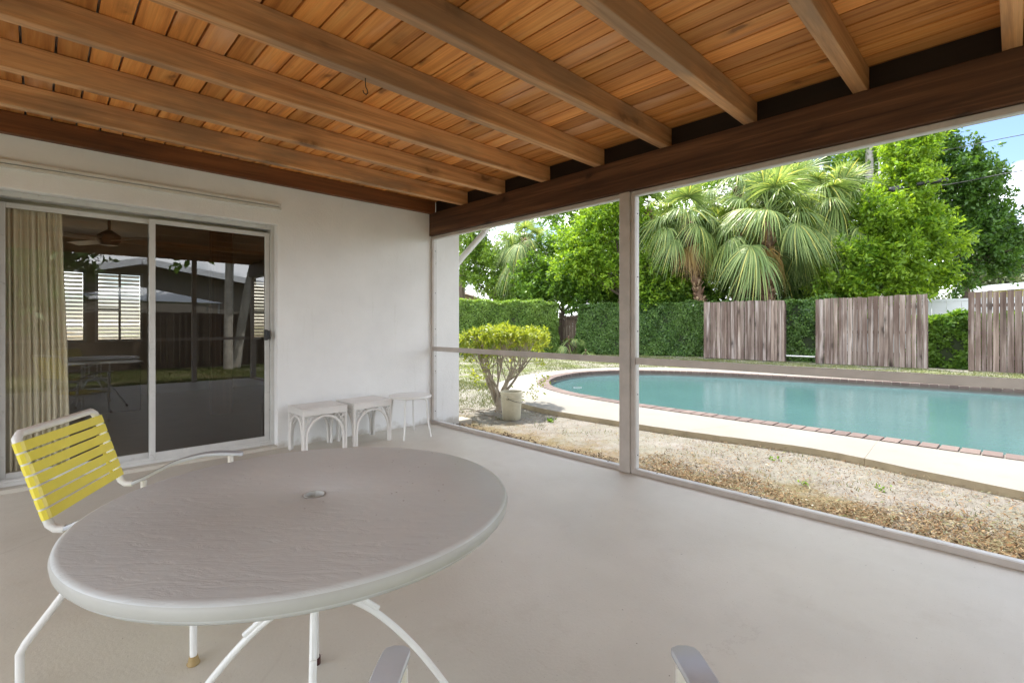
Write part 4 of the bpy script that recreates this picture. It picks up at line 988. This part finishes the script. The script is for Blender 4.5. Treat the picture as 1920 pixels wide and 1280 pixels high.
tree('broadleaf_tree', 'pale grey-green tree far beyond the yellow house', (62.20,-4.35,3.63), [((62.20,-4.35,6.65),2.6),((60.40,-2.60,5.64),2.2),((64.01,-6.09,7.15),2.8),((59.72,-3.33,4.56),2.0)], .3, 1500, 12, .34, .18, 'leaf_grey', .7)
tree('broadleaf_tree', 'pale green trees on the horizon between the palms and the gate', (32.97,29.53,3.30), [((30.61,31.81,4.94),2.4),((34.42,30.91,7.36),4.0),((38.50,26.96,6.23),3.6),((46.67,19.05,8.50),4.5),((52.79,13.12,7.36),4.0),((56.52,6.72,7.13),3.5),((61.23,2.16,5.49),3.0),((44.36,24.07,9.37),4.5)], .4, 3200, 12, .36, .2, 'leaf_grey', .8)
tree('pine_tree', 'tall trunk of a pine at the left edge beside the downspout', (15.97,19.55,1.81), [((15.80,19.71,8.25),2.0),((16.72,18.82,8.93),1.8),((15.26,20.23,9.61),2.0)], .30, 500, 14, .24, .06, 'leaf_mid', .45)

# ---- fan palms
def frond(el, Lp, Lb, droop, sd):
    """fan leaf growing along +x at elevation el; returns petiole+blade builder"""
    R_ = random.Random(sd); m_ = MB()
    a = Vector((math.cos(el), 0, math.sin(el))); pts = []
    for i in range(7):
        t = i/6; pts.append(a*(Lp*t)+Vector((0,0,-droop*.35*Lp*t*t)))
    m_.bar(pts, .035, .014, (0,0,1)) if abs(el) < 1.3 else m_.bar(pts, .035, .014, (1,0,0))
    h = pts[-1]; ax = (pts[-1]-pts[-3]).normalized(); sd_ = Vector((0,1,0)); nseg = 38
    nrm = ax.cross(sd_).normalized()
    for k in range(nseg):
        ph = math.radians(-118+236*(k+.5)/nseg)+R_.uniform(-.02,.02)
        L_ = Lb*(.80+.20*math.cos(ph*.75))*R_.uniform(.9,1.06)
        fold = .28*abs(math.sin(ph))
        dr = (ax*math.cos(ph)+sd_*math.sin(ph)-nrm*(-fold)*0+Vector((0,0,-fold*.4))).normalized()
        w0 = Lb*.024; pr = None; dq = droop*R_.uniform(.85,1.35); vs_ = []
        N_ = 6
        for i in range(N_+1):
            t = i/N_; p = h+dr*(L_*t*(1-.12*dq*t))+Vector((0,0,-dq*.72*L_*max(0,t-.22)**1.7))
            wd = w0*(.35+1.1*t if t < .45 else (.845)*(1-(t-.45)/.60)) ; wd = max(wd, .0015)
            tp = dr.cross(Vector((0,0,1)));  tp = tp.normalized() if tp.length > .05 else sd_
            across = (-ax*math.sin(ph)+sd_*math.cos(ph)); across = (across - dr*across.dot(dr)).normalized()
            across = (across*.85+tp*0+Vector((0,0,.3))*(1 if k%2 else -1)).normalized()
            vs_ += [p-across*wd, p+across*wd]
        m_.add(vs_, [(2*i, 2*i+1, 2*i+3, 2*i+2) for i in range(N_)])
    return m_
FR = {}
def frond_mesh(cls, Lp, Lb, v):
    key = (cls, v, Lp, Lb)
    if key not in FR:
        el = math.radians([72, 50, 28, 4, -22, -62][cls]); dr = [.45,.75,1.1,1.45,1.6,1.2][cls]
        m_ = frond(el, Lp, Lb, dr, hash(key) % 999 if False else cls*17+v*5+3)
        me = bpy.data.meshes.new('frond'); me.from_pydata(m_.v, [], m_.f); me.update(); FR[key] = me
    return FR[key]
def palm(lab, base, head, nf, Lp, Lb, tr=.17, old=6, seed=1, name='palm_tree'):
    R_ = random.Random(seed); t = thing(name, lab, 'palm tree', (base[0], base[1], G)); hd = Vector(head)-Vector((base[0], base[1], G))
    tb = MB(); tubes(tb, [(0,0,-.05), hd*.5+Vector((.08,.05,0)), hd], tr*1.15, tr*.9, 14, 6); obj('trunk', tb, 'palmtrunk', t, smooth=True)
    if hd.z > 1.5:
        nbt = int(hd.z*62); Vv = []
        for i in range(nbt):
            u = R_.random(); u = 1-(1-u)*.98; p = hd*u; a = R_.uniform(0, 2*PI); o_ = Vector((math.cos(a), math.sin(a), 0)); s_ = Vector((-math.sin(a), math.cos(a), 0)); q = p+o_*tr*.95
            ln = R_.uniform(.10,.24); wd = R_.uniform(.02,.045); tip = q+(o_*.55+Vector((0,0,1))+s_*R_.uniform(-.35,.35)).normalized()*ln
            Vv.append([q-s_*wd*1.3, q+s_*wd*1.3, tip+s_*wd*.8, tip-s_*wd*.8])
        bo = quads('leaf_bases', np.array([[list(v) for v in q] for q in Vv], float), 'boot', t); bo['kind'] = 'stuff'
        sm_ = bo.modifiers.new('thick', 'SOLIDIFY'); sm_.thickness = .018
    for i in range(nf+old):
        dead = i >= nf
        cls = R_.choices([0,1,2,3,4], [2,3,4,5,4])[0] if not dead else 5
        key = frond_mesh(cls, Lp, Lb, R_.randrange(3))
        if dead:
            me = FR.setdefault(('dead', key.name), key.copy())
            me.materials.clear(); me.materials.append(MAT['frondold'])
        else:
            me = key
            if not me.materials: me.materials.append(MAT['frond'])
        f_ = link('frond', me, t); f_.location = hd+Vector((0,0,R_.uniform(-.15,.1)-.12*cls*.5)); f_.rotation_euler = (R_.uniform(-.35,.35), R_.uniform(-.15,.15), 2*PI*i*.381966+R_.uniform(-.2,.2)); s_ = R_.uniform(.85,1.1)*(.8 if dead else 1); f_.scale = (s_,)*3
    return t
palm('large fan palm in the middle with a thick brown trunk behind the left fence panel', (16.56,1.71,1.35), (16.78,1.78,5.46), 40, 1.35, 1.35, .20, 5, 3)
palm('fan palm leaning over the hedge just left of the central palm', (15.94,3.70,1.36), (15.63,4.56,5.63), 32, 1.05, 1.2, .17, 7, 8)
palm('tall fan palm behind the central palm with its crown under the header', (21.02,1.43,1.38), (19.84,1.32,6.66), 34, 1.4, 1.4, .17, 4, 5)
palm('far fan palm at the left behind the gate', (15.21,13.32,1.43), (15.21,13.32,5.69), 26, 1.1, 1.15, .22, 14, 6)
palm('fan palm half hidden behind the screen post', (16.32,6.67,1.39), (16.32,6.67,6.32), 24, 1.2, 1.5, .16, 6, 9)
palm('fan palm with its crown between the left and central palms', (17.94,3.44,1.37), (18.02,3.36,7.06), 30, 1.25, 1.3, .17, 4, 21)
palm('fan palm crown spreading between the central palm and the bright green tree', (19.71,0.05,1.36), (19.48,0.27,5.97), 26, 1.15, 1.25, .16, 3, 33)
palm('tiny palmetto seedling in front of the old wooden gate', (13.02,7.65,-0.08), (13.02,7.65,0.14), 9, .42, .45, .04, 0, 12, 'palmetto')
palm('palmetto fan leaves sticking out at the hedge corner by the gate', (13.39,8.81,0.44), (13.36,8.85,0.68), 8, .42, .5, .04, 0, 15, 'palmetto')
palm('small broad-leaved palmetto at the foot of the central palm', (17.15,2.81,1.36), (17.15,2.81,2.55), 10, .45, .5, .05, 0, 18, 'palmetto')

# ---- beyond the fence
hr = thing('neighbour_house', 'pale yellow neighbouring house with a white roof edge at the right', 'house', (37.4,-2.6,G), math.radians(-45))
obj('wall', MB().box(.15,12,-5,0,0,3.2), 'yellowhouse', hr)
obj('roof', MB().box(-.3,12.5,-5.5,.4,3.36,3.52), 'roofgrey', hr); obj('fascia', MB().box(-.32,12.5,.402,.44,3.20,3.55), 'vinyl', hr); obj('fascia', MB().box(-.35,-.302,-5.5,.401,3.20,3.55), 'vinyl', hr)
vf = thing('vinyl_fence', 'white vinyl fence seen between the middle and right fence panels', 'fence', (23,-3.0,G))
for k in range(32): obj('board', MB().box(-.02,.02,-8.0+k*.45,-8.0+k*.45+.44,.05,2.22), 'vinyl', vf)
obj('top_rail', MB().box(-.04,.04,-8.0,6.4,2.225,2.32), 'vinyl', vf)
hl = thing('far_house', 'tan-roofed house far behind the left hedge', 'house', (21.36,26.85,0.69)[:2]+(G,), math.radians(-50))
w_ = 2.0
obj('wall', MB().box(-9,1.3,-6,0,0,3.35), 'tanhouse', hl)
rv = MB(); rv.v = [(-9.6,-.0+.6,3.36),(1.9,.6,3.36),(1.9,-6.6,3.36),(-9.6,-6.6,3.36),(-6.5,-3,4.75),(-1.3,-3,4.75)]; rv.f = [(0,1,5,4),(1,2,5),(2,3,4,5),(3,0,4),(3,2,1,0)]
obj('roof', rv, 'rooftan', hl); obj('fascia', MB().box(-9.62,1.92,.602,.64,3.18,3.40), 'vinyl', hl)
# ---- utility pole and lines
up_ = thing('utility_pole', 'grey wooden utility pole rising behind the trees', 'utility pole', (27.16,0.36,1.42)[:2]+(G,))
pz = (27.16,0.36,10.98)[2]
obj('pole', MB().tube([(0,0,0),(0,0,pz+2.5)], [.20,.16], 14), 'pole', up_, smooth=True)
obj('conduit', MB().tube([(.42,-.35,pz-4),(.42,-.35,pz+1.5)], .06, 10), 'alu', up_, smooth=True)
def wire(lab, pts, r):
    a = interp(pts, 10); tag(obj('overhead_wire', MB().tube(a, r, 6), 'cable'), lab, 'wire')
def ext(a, b, k): return tuple(a[i]+(b[i]-a[i])*k for i in range(3))
a_, b_ = (27.35,0.17,9.61), (18.36,-5.04,7.02)
wire('upper thin overhead wire crossing the sky at the right', [a_, ext(a_, b_, .5)[:2]+(ext(a_, b_, .5)[2]-.10,), b_, ext(a_, b_, 1.6)], .012)
a_, b_ = (27.83,-0.85,8.00), (18.36,-5.04,5.92)
wire('lower overhead cable crossing the sky at the right', [a_, ext(a_, b_, .5)[:2]+(ext(a_, b_, .5)[2]-.10,), b_, ext(a_, b_, 1.6)], .017)
s0, s1 = (19.72,-2.32,6.32), (19.89,-3.19,6.34)
tag(obj('cable_splice', MB().tube([s0, ext(s0,s1,.03), ext(s0,s1,.97), s1], [.03,.075,.075,.03], 10), 'cable', smooth=True), 'thick black splice sleeve on the lower overhead cable', 'cable sleeve')
s0, s1 = (19.02,-1.64,6.10), (19.33,-1.94,6.20)
tag(obj('cable_box', MB().tube([s0, ext(s0,s1,.1), ext(s0,s1,.9), s1], [.06,.11,.11,.06], 8), 'cable', smooth=True), 'small dark cable box among the bright leaves left of the splice sleeve', 'cable box')

# ---- what the door glass reflects: the side yard behind the camera
yf = thing('side_fence', 'brown board fence of the side yard reflected in the door glass', 'fence', (0,-11.8,G))
for k in range(110): obj('board', MB().box(-9+k*.15,-9+k*.15+.14,-.012,.012,.03,1.62+random.uniform(-.02,.02)), 'gate', yf)
ns = thing('side_house', 'grey-brown gabled house with white roof edges reflected in the door glass', 'house', (-.4,-20,G))
gm = MB(); gm.v = [(-11,0,0),(6.5,0,0),(6.5,0,2.75),(0,0,3.75),(-11,0,3.3),(-11,-7,0),(6.5,-7,0),(6.5,-7,2.75),(0,-7,3.75),(-11,-7,3.3)]
gm.f = [(0,1,2,3,4),(5,9,8,7,6),(0,4,9,5),(1,6,7,2)]
obj('gable_wall', gm, 'darksiding', ns)
rf = MB().bar([(-2.3,-3.4,3.30),(0,-3.4,3.90)], 8.0, .12, (0,0,1)).bar([(0,-3.4,3.90),(7.0,-3.4,2.82)], 8.0, .12, (0,0,1)); obj('roof', rf, 'roofgrey', ns)
rf = MB().bar([(-2.3,.62,3.26),(0,.62,3.86)], .04, .26, (0,0,1)).bar([(0,.62,3.86),(7.0,.62,2.78)], .04, .26, (0,0,1)); obj('white_fascia', rf, 'vinyl', ns)
sh = thing('white_canopy', 'low white peaked canopy reflected in the door glass in front of the gabled house', 'canopy', (-1.3,-14.6,G))
cv = MB(); cv.v = [(-1.7,.9,2.05),(2.4,.9,2.0),(2.4,-.9,2.0),(-1.7,-.9,2.05),(.1,0,2.55)]; cv.f = [(0,1,4),(1,2,4),(2,3,4),(3,0,4)]
obj('cover', cv, 'vinyl', sh)
for x, y in ((-1.6,.8),(2.3,.8),(2.3,-.8),(-1.6,-.8)): obj('pole', MB().tube([(x,y,0),(x,y,2.05)], .025, 8), 'alu', sh)
MAT['paletrunk'] = paint('pale_smooth_bark', (.55,.51,.44), .8, .2)
def plain_tree(lab, x, y, lean, h, blobs):
    t = thing('side_tree', lab, 'tree', (x,y,G)); tb = MB(); tubes(tb, [(0,0,0),(lean*.4,0,h*.5),(lean,.1,h)], .13, .10, 10, 5); obj('trunk', tb, 'paletrunk', t, smooth=True)
    quads('crown', foliage(blobs, 700, 12, .22, .12, .45), 'leaf_mid', t)
plain_tree('straight pale-trunked tree reflected in the right door panel', .50, -10.6, .03, 4.2, [((0,0,5.0),1.5),((.8,.5,4.6),1.2),((-.9,-.5,5.2),1.2)])
plain_tree('leaning pale-trunked tree reflected at the right of the door glass', .80, -11.0, .75, 4.4, [((.9,0,5.2),1.5),((1.8,.5,4.8),1.2),((.2,-.5,5.2),1.2)])

tree('side_tree', 'dense dark tree reflected at the left of the door glass', (-6.5,-13,G), [((-4.3,-13,2.0),1.7),((-6,-13,3.2),2.2),((-8.5,-13.5,3),2.4),((-3.6,-13,3.6),1.2),((-4.9,-13,5.0),1.6)], .18, 2600, 14, .22, .12, 'leaf_dark', .45)  # invented tree behind the camera, darkens the reflection so the curtain shows
# every label-less structure keeps its kind; done
